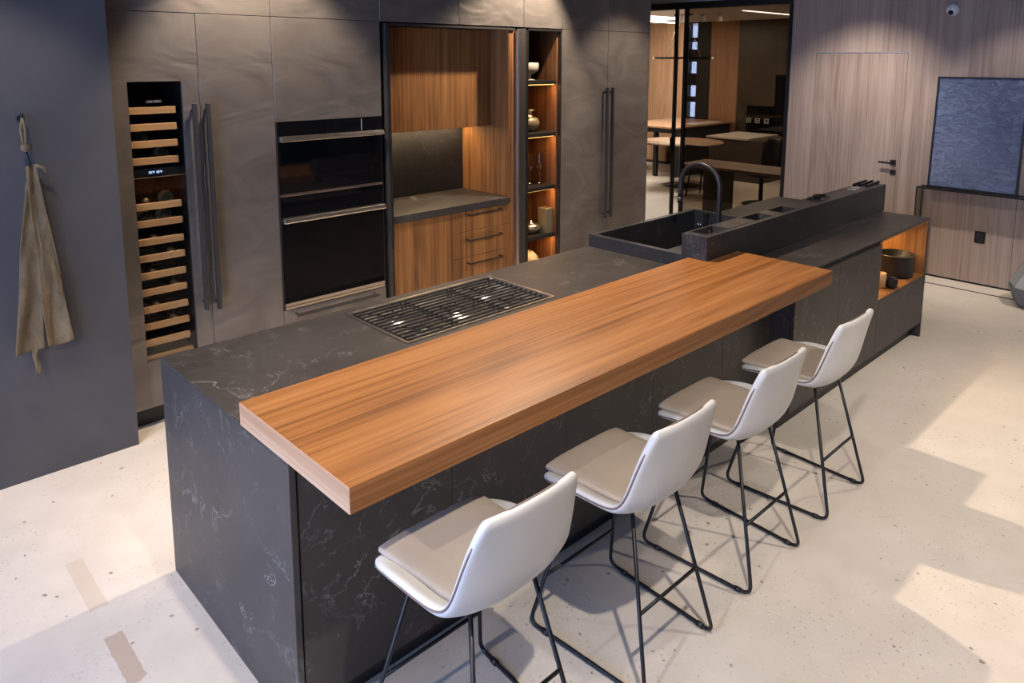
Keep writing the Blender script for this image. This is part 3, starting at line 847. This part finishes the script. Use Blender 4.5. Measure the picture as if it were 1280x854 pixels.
# ------------------------------------------------------------------ bar stools
def make_stool():
    root = thing('bar_stool', 'x', 'stool', (0, 0, 0), 'white bar stools along the island')
    # shell: centre line (y, z), half width, edge lift, how far edges wrap forward
    prof = [(-.190, .612, .218, .004), (-.24, .606, .236, .026), (-.32, .600, .243, .052), (-.41, .596, .243, .058), (-.49, .595, .238, .058),
            (-.545, .606, .230, .050), (-.578, .642, .222, .042), (-.594, .700, .215, .038), (-.607, .770, .206, .032), (-.620, .838, .194, .025), (-.632, .890, .181, .018), (-.638, .922, .170, .012)]
    nu = 14; vs = []; fs = []
    n = len(prof)
    for i, (y, z, w, lift) in enumerate(prof):
        a = prof[max(i - 1, 0)]; b_ = prof[min(i + 1, n - 1)]
        ty, tz = b_[0] - a[0], b_[1] - a[1]; l = math.hypot(ty, tz); ty, tz = ty / l, tz / l
        ny, nz = tz, -ty               # towards the sitter / up
        if nz < 0 and i < 3: ny, nz = -ny, -nz
        for k in range(nu + 1):
            u = -1 + 2 * k / nu
            e = abs(u) ** 2.6
            x = w * (u if abs(u) < 1 else u)
            vs.append((x, y + ny * lift * e, z + nz * lift * e))
    for i in range(n - 1):
        for k in range(nu):
            p = i * (nu + 1) + k
            fs.append((p, p + 1, p + nu + 2, p + nu + 1))
    m = MB().add(vs, fs, True)
    sh = m.build('shell', 'leather_white', root)
    s = sh.modifiers.new('thick', 'SOLIDIFY'); s.thickness = .030; s.offset = -1 if True else 1
    s.use_even_offset = True
    s2 = sh.modifiers.new('subd', 'SUBSURF'); s2.levels = 2; s2.render_levels = 2
    # seam piping round the rim
    rim = [Vector(vs[i * (nu + 1)]) for i in range(n)] + [Vector(vs[(n - 1) * (nu + 1) + k]) for k in range(1, nu)] + [Vector(vs[i * (nu + 1) + nu]) for i in range(n - 1, -1, -1)]
    cen = [Vector((0, prof[i][0], prof[i][1])) for i in range(n)]
    # slip the seam to the middle of the padded edge
    out = []
    for i, p in enumerate(rim):
        if i < n: c = cen[i]
        elif i < n + nu - 1: c = cen[n - 1]
        else: c = cen[2 * n + nu - 2 - i]
        out.append(p)
    root['rim'] = 0
    return root, sh, vs, nu, n, prof

def finish_stool():
    root, sh, vs, nu, n, prof = make_stool()
    del root['rim']
    # orient the solidify so that padding grows outward (below / behind)
    me = sh.data
    bm = bmesh.new(); bm.from_mesh(me); bm.faces.ensure_lookup_table()
    f0 = min(bm.faces, key=lambda f_: (f_.calc_center_median() - Vector((0, -.32, .606))).length)
    f0.normal_update()
    if f0.normal.z < 0: bmesh.ops.reverse_faces(bm, faces=bm.faces[:])
    bm.to_mesh(me); bm.free()
    for p in me.polygons: p.use_smooth = True
    # seam: trace the middle of the rounded rim on the evaluated shell
    bpy.context.view_layer.update()
    ev = sh.evaluated_get(bpy.context.evaluated_depsgraph_get()); em = ev.to_mesh()
    V_ = [v.co.copy() for v in em.vertices]; ev.to_mesh_clear()
    spine = [Vector((0, q[0], q[1])) for q in prof]
    L_ = [0.]
    for a_, b_ in zip(spine[:-1], spine[1:]): L_.append(L_[-1] + (b_ - a_).length)
    def param(p):
        best = None
        for i in range(len(spine) - 1):
            a_, d_ = spine[i], spine[i + 1] - spine[i]
            t_ = max(0, min(1, (Vector((0, p.y, p.z)) - a_).dot(d_) / d_.length_squared))
            dd = (Vector((0, p.y, p.z)) - a_ - d_ * t_).length
            if best is None or dd < best[0]: best = (dd, L_[i] + t_ * d_.length)
        return best[1]
    PR = [param(p) for p in V_]
    side = []
    K = 30
    for k in range(1, K):
        s0 = L_[-1] * k / K
        c = [p for p, q in zip(V_, PR) if abs(q - s0) < L_[-1] / K * .7 and p.x > 0]
        if c:
            e_ = max(c, key=lambda p: p.x); side.append(e_)
    top = []
    for k in range(-6, 7):
        x0 = .021 * k
        c = [p for p in V_ if abs(p.x - x0) < .012 and p.z > .8]
        top.append(max(c, key=lambda p: p.z))
    rim = [Vector((p.x, p.y, p.z)) for p in side] + [Vector((-.021 * k, top[k + 6].y, top[k + 6].z)) for k in range(-6, 7)] + [Vector((-p.x, p.y, p.z)) for p in reversed(side)]
    for it in range(4):
        rim = [rim[0]] + [(rim[i - 1] + rim[i] * 2 + rim[i + 1]) / 4 for i in range(1, len(rim) - 1)] + [rim[-1]]
    MB().tube(rim, .0034, 6).build('seam', 'seam', root, label='thin brown seam')
    # seat cushion
    cush = MB()
    outline = []
    for x, y in ((-.186, -.192), (.186, -.192), (.182, -.52), (-.182, -.52)): outline.append((x, y))
    ny_ = 10; nx_ = 10; vv = []; ff = []
    def pad(u, v, top):
        y = -.190 - v * .365
        w = .203 - .018 * v - (.010 * max(0, (v - .8) / .2))
        x = w * u
        base = .606 + .008 * max(0, 1 - v * 3) + .022 * (abs(u) ** 2.6) * min(1, v * 2) * .6
        crown = .036 * (1 - .35 * abs(u) ** 4) * (1 - .15 * abs(2 * v - 1) ** 4)
        return (x, y, base + (.004 + crown if top else .004))
    for top in (0, 1):
        for j in range(ny_ + 1):
            for i in range(nx_ + 1): vv.append(pad(-1 + 2 * i / nx_, j / ny_, top))
    st = (nx_ + 1) * (ny_ + 1)
    for j in range(ny_):
        for i in range(nx_):
            p = j * (nx_ + 1) + i
            ff.append((p, p + nx_ + 1, p + nx_ + 2, p + 1)); ff.append((st + p, st + p + 1, st + p + nx_ + 2, st + p + nx_ + 1))
    bl = [i for i in range(nx_)]
    for i in range(nx_):
        ff.append((i, i + 1, st + i + 1, st + i)); q = ny_ * (nx_ + 1) + i; ff.append((q + 1, q, st + q, st + q + 1))
    for j in range(ny_):
        p = j * (nx_ + 1); ff.append((p + nx_ + 1, p, st + p, st + p + nx_ + 1)); q = p + nx_; ff.append((q, q + nx_ + 1, st + q + nx_ + 1, st + q))
    cush.add(vv, ff, True).build('seat_cushion', 'leather_beige', root, .010, seg=3, label='beige padded seat cushion')
    # sled frame of black rod
    R = .0072
    for s_ in (-1, 1):
        a = [(s_ * .118, -.275, .575), (s_ * .233, -.150, .010), (s_ * .204, -.655, .010), (s_ * .120, -.521, .572)]
        MB().tube(fillet(a, .045, 6), R, 10).build('sled_leg', 'black_metal', root)
        for k in (.13, .86):
            p = Vector(a[1]).lerp(Vector(a[2]), k); q = Vector(a[1]).lerp(Vector(a[2]), k + .05)
            MB().tube([p - Vector((0, 0, .0005)), q - Vector((0, 0, .0005))], .0102, 10).build('floor_glide', 'black', root)
    # cross bars
    MB().tube([(-.164, -.596, .262), (.164, -.596, .262)], .0065, 10).build('rear_crossbar', 'black_metal', root)
    MB().tube([(-.193, -.198, .205), (.193, -.198, .205)], .0065, 10).build('footrest', 'black_metal', root)
    return root

stool = finish_stool()
SP = [(.393, .03, 'nearest white bar stool, at the walnut bar end by the camera'),
      (1.075, 0, 'second nearest white bar stool, between nearest and third stools'),
      (1.757, 0, 'third white bar stool from the camera along the walnut bar'),
      (2.440, 0, 'farthest white bar stool, beside the far end of walnut bar')]
for i, (x, y, lb) in enumerate(SP):
    o = stool if i == 0 else copy_tree(stool)
    o.location = (x, y, 0); o['label'] = lb

# ------------------------------------------------------------------ wall hook and apron
o = thing('wall_hook', 'black metal hook on the left grey wall carrying the apron', 'hook', (-.18, 2.238, 1.79))
MB().lathe([(.016, 0), (.016, -.006), (.012, -.008)], (-.18, 2.2375, 1.792), 20, 1).build('hook_plate', 'black_metal', o)
MB().tube([(-.18, 2.232, 1.792), (-.18, 2.20, 1.790), (-.18, 2.186, 1.800), (-.18, 2.182, 1.818)], .006, 10).build('hook_peg', 'black_metal', o)
ap = thing('apron', 'worn khaki canvas apron hanging from hook on grey wall', 'apron', (-.18, 2.21, .67))
def cloth(xl, xr, z0, z1, yb, amp, ph, waves, name, th=.006, ny=26, nx=18, hem=0.):
    vs = []; fs = []
    for j in range(ny + 1):
        t_ = j / ny; z = z1 + (z0 - z1) * t_
        a, b_ = xl(t_), xr(t_)
        for i in range(nx + 1):
            s_ = i / nx
            y = yb - .012 * t_ - amp * (.35 + .65 * t_) * (.5 + .5 * math.sin(ph + waves * PI * s_ + .8 * math.sin(2.2 * t_))) - .004 * math.sin(9 * t_ + 7 * s_)
            vs.append((a + (b_ - a) * s_ + .003 * math.sin(11 * t_ + ph), y, z + hem * (s_ - .5) + .006 * math.sin(5 * s_ + ph) * t_))
    for j in range(ny):
        for i in range(nx):
            p = j * (nx + 1) + i; fs.append((p, p + 1, p + nx + 2, p + nx + 1))
    o_ = MB().add(vs, fs, True).build(name, 'canvas', ap)
    sd = o_.modifiers.new('thick', 'SOLIDIFY'); sd.thickness = th
    sb = o_.modifiers.new('subd', 'SUBSURF'); sb.levels = 1; sb.render_levels = 1
    return o_
cloth(lambda t_: -.184 - .112 * t_ ** .85, lambda t_: -.150 - .02 * t_, .665, 1.50, 2.222, .020, .6, 1.7, 'rear_fold', hem=.02)
cloth(lambda t_: -.186 + .018 * t_, lambda t_: -.142 + .088 * t_ ** .9, .680, 1.575, 2.196, .024, 2.2, 1.3, 'front_fold', hem=.012)
cloth(lambda t_: -.172 + .02 * t_, lambda t_: -.166 + .024 * t_ + .0, .99, 1.44, 2.172, .002, 1.2, 1, 'stitched_flap', .003, 14, 3)
cloth(lambda t_: -.130 + .024 * t_, lambda t_: -.118 + .036 * t_, .93, 1.17, 2.163, .004, .4, 1, 'pocket_edge', .003, 10, 3)
cloth(lambda t_: -.232 + .012 * t_, lambda t_: -.206 + .008 * t_, .548, .70, 2.205, .006, 0, 1, 'tie_strap', .004, 8, 3)
st = MB()
st.tube([(-.180, 2.188, 1.795), (-.190, 2.186, 1.74), (-.186, 2.188, 1.690), (-.181, 2.19, 1.66)], .0055, 8)
st.tube([(-.180, 2.184, 1.797), (-.171, 2.186, 1.74), (-.174, 2.188, 1.690), (-.177, 2.19, 1.66)], .0055, 8)
st.build('neck_cord', 'canvas', ap)
MB().lathe([(0, -.02), (.016, -.014), (.021, 0), (.016, .014), (0, .02)], (-.178, 2.188, 1.655), 14, cap=False).build('knot', 'canvas', ap)
MB().tube([(-.178, 2.188, 1.645), (-.172, 2.19, 1.61), (-.165, 2.185, 1.568)], .006, 8).build('neck_strap', 'black', ap, label='dark strap below the knot')
MB().tube([(-.150, 2.172, 1.572), (-.130, 2.168, 1.566), (-.112, 2.17, 1.555), (-.106, 2.17, 1.535)], .008, 8).build('tie_end', 'canvas', ap)

# ------------------------------------------------------------------ timber wall dressing
cam_o = thing('security_camera', 'white dome security camera high on the timber wall', 'security camera', (XW, .345, 2.53))
MB().lathe([(.055, 0), (.055, -.012), (.050, -.03), (.034, -.045), (.0, -.05)], (XW, .345, 2.53), 32, 0, cap=False).build('dome', 'white', cam_o)
MB().lathe([(.026, -.030), (.024, -.044), (.014, -.052), (0, -.055)], (XW - .0, .352, 2.505), 24, 0, cap=False).build('lens', 'pot', cam_o)
o = thing('wall_outlet', 'black electrical outlet plate low on the timber wall', 'outlet', (XW, -.04, .455))
box('cover_plate', 'black_metal', o, XW - .007, XW, -.083, .004, .400, .510, .002)
box('socket_face', 'black', o, XW - .009, XW - .006, -.064, -.016, .42, .49, .002)

cs = thing('console_table', 'smoked glass console with black edges against the timber wall', 'console table', (6.69, -.2, 0))
CX0, CX1, CY1, CZ = 6.60, XW - .003, .482, .885
box('glass_top', 'glass_console', cs, CX0 + .006, CX1 - .006, -.92, CY1 - .006, CZ - .010, CZ - .002)
box('glass_side', 'glass_console', cs, CX0 + .006, CX1 - .006, CY1 - .006, CY1 - .001, .0, CZ - .012)
e = MB()
e.box(CX0, CX0 + .007, CY1 - .008, CY1, 0, CZ).box(CX1 - .008, CX1, CY1 - .008, CY1, 0, CZ)
e.box(CX0, CX0 + .007, -.92, CY1, CZ - .012, CZ).box(CX1 - .008, CX1, -.92, CY1, CZ - .012, CZ).box(CX0, CX1, CY1 - .008, CY1, CZ - .010, CZ)
e.box(CX0, CX0 + .007, -.928, -.92, 0, CZ).box(CX1 - .008, CX1, -.928, -.92, 0, CZ).box(CX0, CX1, -.928, -.92, CZ - .010, CZ)
e.build('edge_frame', 'black_metal', cs)
# leaning picture: local frame, tilt about its bottom edge
pf = thing('picture_frame', 'blue textured relief panel in thin black frame leaning on console', 'picture', (6.700, .055, CZ + .001))
pf.rotation_euler = (0, math.atan2(.066, 1.05), 0)
LOC[pf] = Vector((0, 0, 0))
PW, PH = .365, 1.035
m = MB()
m.box(0, .035, -PW, -PW + .014, 0, PH).box(0, .035, PW - .014, PW, 0, PH).box(0, .035, -PW + .014, PW - .014, 0, .014).box(0, .035, -PW + .014, PW - .014, PH - .014, PH)
m.build('frame', 'black_metal', pf)
MB().box(.010, .026, -PW + .014, PW - .014, .014, PH - .014).build('relief_panel', 'plaster', pf)

# pouf chair at the frame edge
pc = thing('lounge_chair', 'two-tone grey upholstered tub chair at the right picture edge', 'chair', (6.50, -.70, 0))
MB().lathe([(.22, .002), (.255, .02), (.285, .10), (.295, .155), (.29, .165), (.0, .165)], (6.50, -.655, 0), 8, cap=False, smooth=False).build('base', 'grey_fabric_dark', pc, .012)
MB().lathe([(.292, .166), (.298, .172), (.175, .385), (.15, .41), (0, .415)], (6.50, -.655, 0), 8, cap=False, smooth=False).build('seat', 'grey_fabric', pc, .015)
m = MB().prism([(-.76, .2), (-.48, .2), (-.50, .50), (-.55, .56), (-.76, .56)], 0, 6.64, 6.755)
m.build('backrest', 'grey_fabric_dark', pc, .02)

# ------------------------------------------------------------------ lounge behind the glass
FX = 11.9
struct(box('wall_far', 'far_wood', None, FX, FX + .12, 6.66, 8.85, 0, 2.8))
wf = MB()
g = MB().grid([6.30, 6.37, 6.56, 6.66], [0, .93, 2.78, 2.8], 0, .12, lambda a, b: 6.37 < a < 6.56 and .93 < b < 2.78)
wf.v = [(FX + p[2], p[0], p[1]) for p in g.v]; wf.f = g.f; wf.sm = g.sm
wd = wf
wd.box(FX, FX + .12, 6.06, 6.30, 0, 2.8)
struct(wd.build('wall_far_reveal', 'interior', None)).name = 'wall_far.001'
w2 = thing('window_2', None, None, (FX, 6.46, .93), kind='structure')
box('pane', 'glass_clear', w2, FX + .05, FX + .055, 6.37, 6.56, .93, 2.78)
m = MB()
for z0, z1 in ((1.23, 1.34), (1.56, 1.80), (2.03, 2.27), (2.42, 2.50)): m.box(FX + .03, FX + .08, 6.37, 6.56, z0, z1)
m.build('transom', 'frame_black', w2)
struct(box('wall_far_timber', 'far_wood', None, FX, FX + .12, 5.46, 6.06, 0, 2.8)).name = 'wall_far.002'
struct(box('wall_far_stone', 'far_stone', None, FX, FX + .12, -7, 5.46, 0, 2.8)).name = 'wall_far.003'
o = thing('control_panel', 'black wall panel with three pale square sockets behind the glass', 'panel', (FX, 4.9, 1.0))
box('panel_plate', 'oven_glass', o, FX - .03, FX, 4.45, 5.22, .60, 1.22)
for y in (5.17, 4.99, 4.81):
    g = MB().grid([y - .045, y - .03, y + .03, y + .045], [.90, .915, .975, .99], 0, .008, lambda a, b, y=y: abs(a - y) < .03 and .915 < b < .975)
    q = MB(); q.v = [(FX - .031 - p[2], p[0], p[1]) for p in g.v]; q.f = g.f; q.sm = g.sm
    q.box(FX - .039, FX - .031, y - .012, y + .016, .935, .955)
    q.build('socket', 'mirror_blue', o)
tag(box('wall_screen', 'oven_glass', None, FX - .05, FX - .002, 4.0, 4.66, 1.23, 1.80, .004), 'black wall screen on the dark stone wall behind glass', 'screen')

# ceiling lights of the lounge
o = box('light_strip', 'lamp', None, 9.33, 10.85, 3.90, 3.95, 2.792, 2.799); tag(o, 'long white ceiling light strip seen through the smoked glass', 'ceiling light', 'lounge ceiling strips')
o = box('light_strip', 'lamp', None, 10.9, 11.75, 6.74, 6.79, 2.780, 2.799); tag(o, 'short warm ceiling strip over the open doorway', 'ceiling light', 'lounge ceiling strips')
o = box('ceiling_light', 'panel_light', None, 9.3, 10.6, 5.75, 6.9, 2.785, 2.799); tag(o, 'bright white ceiling panel glowing above the open doorway', 'ceiling light')
for k, (x, y) in enumerate(((9.4, 5.05), (9.6, 4.80), (9.8, 4.62))):
    o = thing('spotlight', 'small white ceiling spotlight behind glass, %s of three' % ['leftmost', 'middle', 'rightmost'][k], 'spotlight', (x, y, 2.8), 'lounge spotlights')
    MB().lathe([(.05, 0), (.05, -.03), (.03, -.04)], (x, y, 2.799), 20).build('mount', 'white', o)
    MB().lathe([(.045, -.04), (.05, -.05), (.05, -.11), (.04, -.12), (0, -.115)], (x, y, 2.799), 20, cap=False).build('head', 'white', o)

pl = thing('linear_pendant', 'slim black linear pendant lamp hanging over round table', 'pendant lamp', (9.5, 5.1, 2.1))
MB().box(9.485, 9.515, 4.54, 5.66, 2.08, 2.112).build('lamp_bar', 'black_metal', pl)
for y in (4.535, 5.655): MB().box(9.484, 9.516, y - .008, y + .012, 2.079, 2.113).build('end_cap', 'white', pl)
m = MB().tube([(9.5, 4.75, 2.112), (9.5, 5.05, 2.785)], .004, 6)
m.build('wire', 'alu', pl)
MB().tube([(9.5, 5.42, 2.112), (9.5, 5.15, 2.785)], .004, 6).build('wire', 'alu', pl)
MB().tube([(9.5, 5.37, 2.112), (9.5, 5.11, 2.785)], .004, 6).build('wire', 'alu', pl)
MB().box(9.46, 9.54, 4.95, 5.25, 2.775, 2.799).build('canopy', 'black_metal', pl)

o = thing('round_table', 'round wooden pedestal table beyond the open doorway', 'table', (9.45, 5.0, 0))
MB().lathe([(0, .715), (.60, .715), (.655, .728), (.655, .742), (0, .742)], (9.45, 5.0, 0), 56, cap=False).build('tabletop', 'table_wood', o)
MB().lathe([(.30, 0), (.30, .012), (.06, .03), (.045, .08), (.045, .70), (.15, .714)], (9.45, 5.0, 0), 32).build('pedestal', 'black_metal', o)

o = thing('long_table', 'pale topped table just behind the smoked glass screen', 'table', (7.5, 2.8, 0))
box('tabletop', 'table_wood', o, 7.18, 7.80, 1.95, 3.52, .71, .742)
box('slab_leg', 'brown_dark', o, 7.30, 7.68, 3.02, 3.06, 0, .71)
box('slab_leg', 'brown_dark', o, 7.30, 7.68, 2.02, 2.06, 0, .71)
box('modesty_panel', 'brown_dark', o, 7.66, 7.69, 3.06, 3.46, .0, .70)
box('panel_edge', 'pale_top', o, 7.655, 7.66, 3.045, 3.06, 0, .70)

o = thing('swivel_chair', 'black swivel chair behind the pale topped table', 'chair', (8.9, 3.28, 0))
MB().lathe([(.26, .0), (.26, .015), (.04, .03), (.03, .06), (.03, .42)], (8.9, 3.28, 0), 28).build('pedestal', 'black_metal', o)
MB().lathe([(.0, .41), (.20, .41), (.245, .44), (.25, .48), (.22, .51), (0, .515)], (8.9, 3.28, 0), 28, cap=False).build('seat', 'black', o)
m = MB()
vs = []; fs = []
for j in range(9):
    z = .47 + j * .06; rr = .25 + .012 * math.sin(j / 8 * PI)
    hw = (1.15 - .45 * (j / 8) ** 2)
    for i in range(13):
        a = -.55 + (-1 + 2 * i / 12) * hw
        vs.append((8.9 + rr * math.cos(a), 3.28 + rr * math.sin(a), z))
for j in range(8):
    for i in range(12):
        p = j * 13 + i; fs.append((p, p + 1, p + 14, p + 13))
b_ = m.add(vs, fs, True).build('backrest', 'black', o)
sd = b_.modifiers.new('thick', 'SOLIDIFY'); sd.thickness = .04

o = thing('side_chair', 'dark slim legged chair beside the round table', 'chair', (8.85, 4.20, 0))
for dx, dy in ((-.2, -.18), (-.2, .18), (.2, -.18), (.2, .18)):
    MB().tube([(8.85 + dx, 4.2 + dy, 0), (8.85 + dx * .75, 4.2 + dy * .75, .44)], .014, 8).build('leg', 'black_metal', o)
box('seat', 'black', o, 8.63, 9.07, 3.99, 4.41, .44, .49, .02)
box('backrest', 'black', o, 8.63, 8.66, 4.0, 4.40, .52, .80, .012)

o = thing('display_island', 'low dark brown display counter with pale top behind glass', 'counter', (11.2, 4.65, 0))
box('body', 'brown_dark', o, 10.52, 11.6, 4.15, 5.20, 0, .715)
box('counter_top', 'pale_top', o, 10.50, 11.6, 4.42, 5.22, .716, .745)
o = thing('high_counter', 'long dark counter with thin pale top near the far wall', 'counter', (10.9, 6.0, 0))
box('counter_top', 'far_wood', o, 9.88, 11.85, 5.46, 6.75, .875, .902)
box('white_tray', 'pale_top', o, 10.6, 11.5, 5.50, 5.80, .903, .912)
box('support_panel', 'interior', o, 10.05, 11.8, 5.52, 5.56, 0, .875)
box('support_rail', 'interior', o, 9.95, 10.0, 5.60, 6.70, .79, .874)
box('leg_post', 'black_metal', o, 9.95, 10.02, 5.88, 5.95, .0, .79)
o = thing('drawer_box', 'low wooden drawer chest on floor behind round table', 'drawer chest', (11.5, 7.3, 0))
box('chest', 'far_wood', o, 11.39, 11.88, 6.66, 8.0, .05, .46)
box('drawer_front', 'far_wood', o, 11.37, 11.389, 6.68, 7.40, .07, .44)
box('finger_slot', 'interior', o, 11.367, 11.371, 6.98, 7.12, .36, .385)
box('plinth', 'black', o, 11.41, 11.86, 6.68, 7.98, 0, .05)

# ------------------------------------------------------------------ lights
def lamp(kind, name, loc, energy, col, target=None, **kw):
    l = bpy.data.lights.new(name, kind); l.energy = energy; l.color = col
    for k, v_ in kw.items(): setattr(l, k, v_)
    o_ = bpy.data.objects.new(name, l); link(o_); o_.location = loc
    if target is not None:
        o_.rotation_euler = (Vector(target) - Vector(loc)).to_track_quat('-Z', 'Y').to_euler()
    return o_
WARM = (1.0, .80, .60); NEUT = (1., .88, .76)
def spot(name, loc, target, w, col=WARM, size=1.1, blend=.35, rad=.03):
    return lamp('SPOT', name, loc, w, col, target, spot_size=size, spot_blend=blend, shadow_soft_size=rad)
ZL = 3.02
spot('track_spot_island', (2.1, 1.07, ZL), (1.9, .2, .95), 350, WARM, 1.75, .5)
spot('track_spot_stools', (.1, -1.55, ZL), (1.6, -.5, .4), 260, NEUT, 1.5, .4)
spot('track_spot_niche', (3.5, 1.93, ZL), (3.0, 2.5, 1.2), 230, WARM, 1.5, .5)
spot('track_spot_oven', (1.0, 1.93, ZL), (1.1, 2.45, 1.2), 190, WARM, 1.5, .5)
spot('track_spot_larder', (4.5, 1.5, ZL), (4.5, 2.4, .9), 130, WARM, 1.3, .6)
spot('track_spot_timber', (5.6, 1.0, ZL), (6.78, 1.1, .75), 200, NEUT, 1.35, .9)
spot('track_spot_picture', (5.5, -.6, ZL), (6.78, -.3, .9), 60, NEUT, 1.2, .5)
spot('track_spot_floor_far', (5.6, -1.8, ZL), (5.0, -1.2, 0), 230, NEUT, 1.5, .4)
spot('track_spot_floor_near', (2.8, -2.6, ZL), (2.9, -2.2, 0), 230, NEUT, 1.5, .4)
spot('track_spot_floor_left', (-1.5, 1.1, ZL), (-1.2, .5, 0), 200, NEUT, 1.6, .4)
spot('track_spot_end', (-2.3, -.7, ZL), (0, .35, .55), 210, (1., .86, .78), 1.1, .5)
spot('track_spot_wall', (-.6, 1.3, ZL), (-.3, 2.24, .8), 65, NEUT, 1.2, .5)
# under-shelf strips
def strip(name, loc, sx, sy, w, col=(1., .52, .18)):
    return lamp('AREA', name, loc, w, col, None, shape='RECTANGLE', size=sx, size_y=sy)
strip('niche_led', (2.62, 2.905, NZH + .002), .9, .02, 6.5, (1., .70, .38))
for z in SH[:4]: strip('shelf_led', (3.505, YC + .056, z - .040), .30, .012, 1.5)
strip('island_led', (4.55, .206, .878), .8, .012, 8., (1., .66, .30))
# lounge
lamp('AREA', 'lounge_panel', (9.9, 6.2, 2.77), 60, (1, .93, .84), None, shape='RECTANGLE', size=1.2, size_y=1.0)
lamp('AREA', 'lounge_strip', (9.9, 3.92, 2.77), 70, (1, .9, .78), None, shape='RECTANGLE', size=1.5, size_y=.3)
spot('lounge_spot', (8.6, 6.2, 2.75), (10.5, 6.6, .8), 90, WARM, 1.8, .5)
spot('passage_spot', (5.9, 4.6, ZL), (6.6, 4.6, 1.0), 110, WARM, 1.9, .5)

# daylight through the shop front (left and behind the viewer)
w = bpy.data.worlds.new('World'); scene.world = w; w.use_nodes = True
WN, WL = w.node_tree.nodes, w.node_tree.links
bg = WN['Background']
bg.inputs[1].default_value = 7.0
bg.inputs[0].default_value = (.34, .52, 1.0, 1)
def portal(name, loc, rot, sx, sy):
    o_ = lamp('AREA', name, loc, 1, (1, 1, 1), None, shape='RECTANGLE', size=sx, size_y=sy)
    o_.rotation_euler = rot; o_.data.cycles.is_portal = True
    return o_
portal('daylight_left', (-2.85, -.15, 1.5), (0, -PI / 2, 0), 2.7, 3.7)

# ------------------------------------------------------------------ camera
cd = bpy.data.cameras.new('Camera'); cam = bpy.data.objects.new('Camera', cd); link(cam)
F, PX, PY = 927.485, 652.757, 211.726
rx, ry, rz = 0.1475, -0.0023, -0.7684
RXYZ = (-.9021, -1.9080, 2.0717)
cd.sensor_fit = 'HORIZONTAL'; cd.sensor_width = 36; cd.lens = F / 1280 * 36
cd.shift_x = (640 - PX) / 1280; cd.shift_y = (PY - 427) / 1280
cd.clip_start = .05
Rz = Matrix.Rotation(rz, 3, 'Z'); Rx = Matrix.Rotation(-rx, 3, 'X'); Ry = Matrix.Rotation(ry, 3, 'Y')
R = Rz @ Rx @ Ry
right, fwd, up = R @ Vector((1, 0, 0)), R @ Vector((0, 1, 0)), R @ Vector((0, 0, 1))
mw = Matrix((right, up, -fwd)).transposed().to_4x4(); mw.translation = RXYZ
cam.matrix_world = mw
scene.camera = cam

vs_ = scene.view_settings
scene.display_settings.display_device = 'sRGB'
vs_.view_transform = 'Standard'; vs_.look = 'None'; vs_.exposure = 0; vs_.gamma = 1; vs_.use_curve_mapping = False
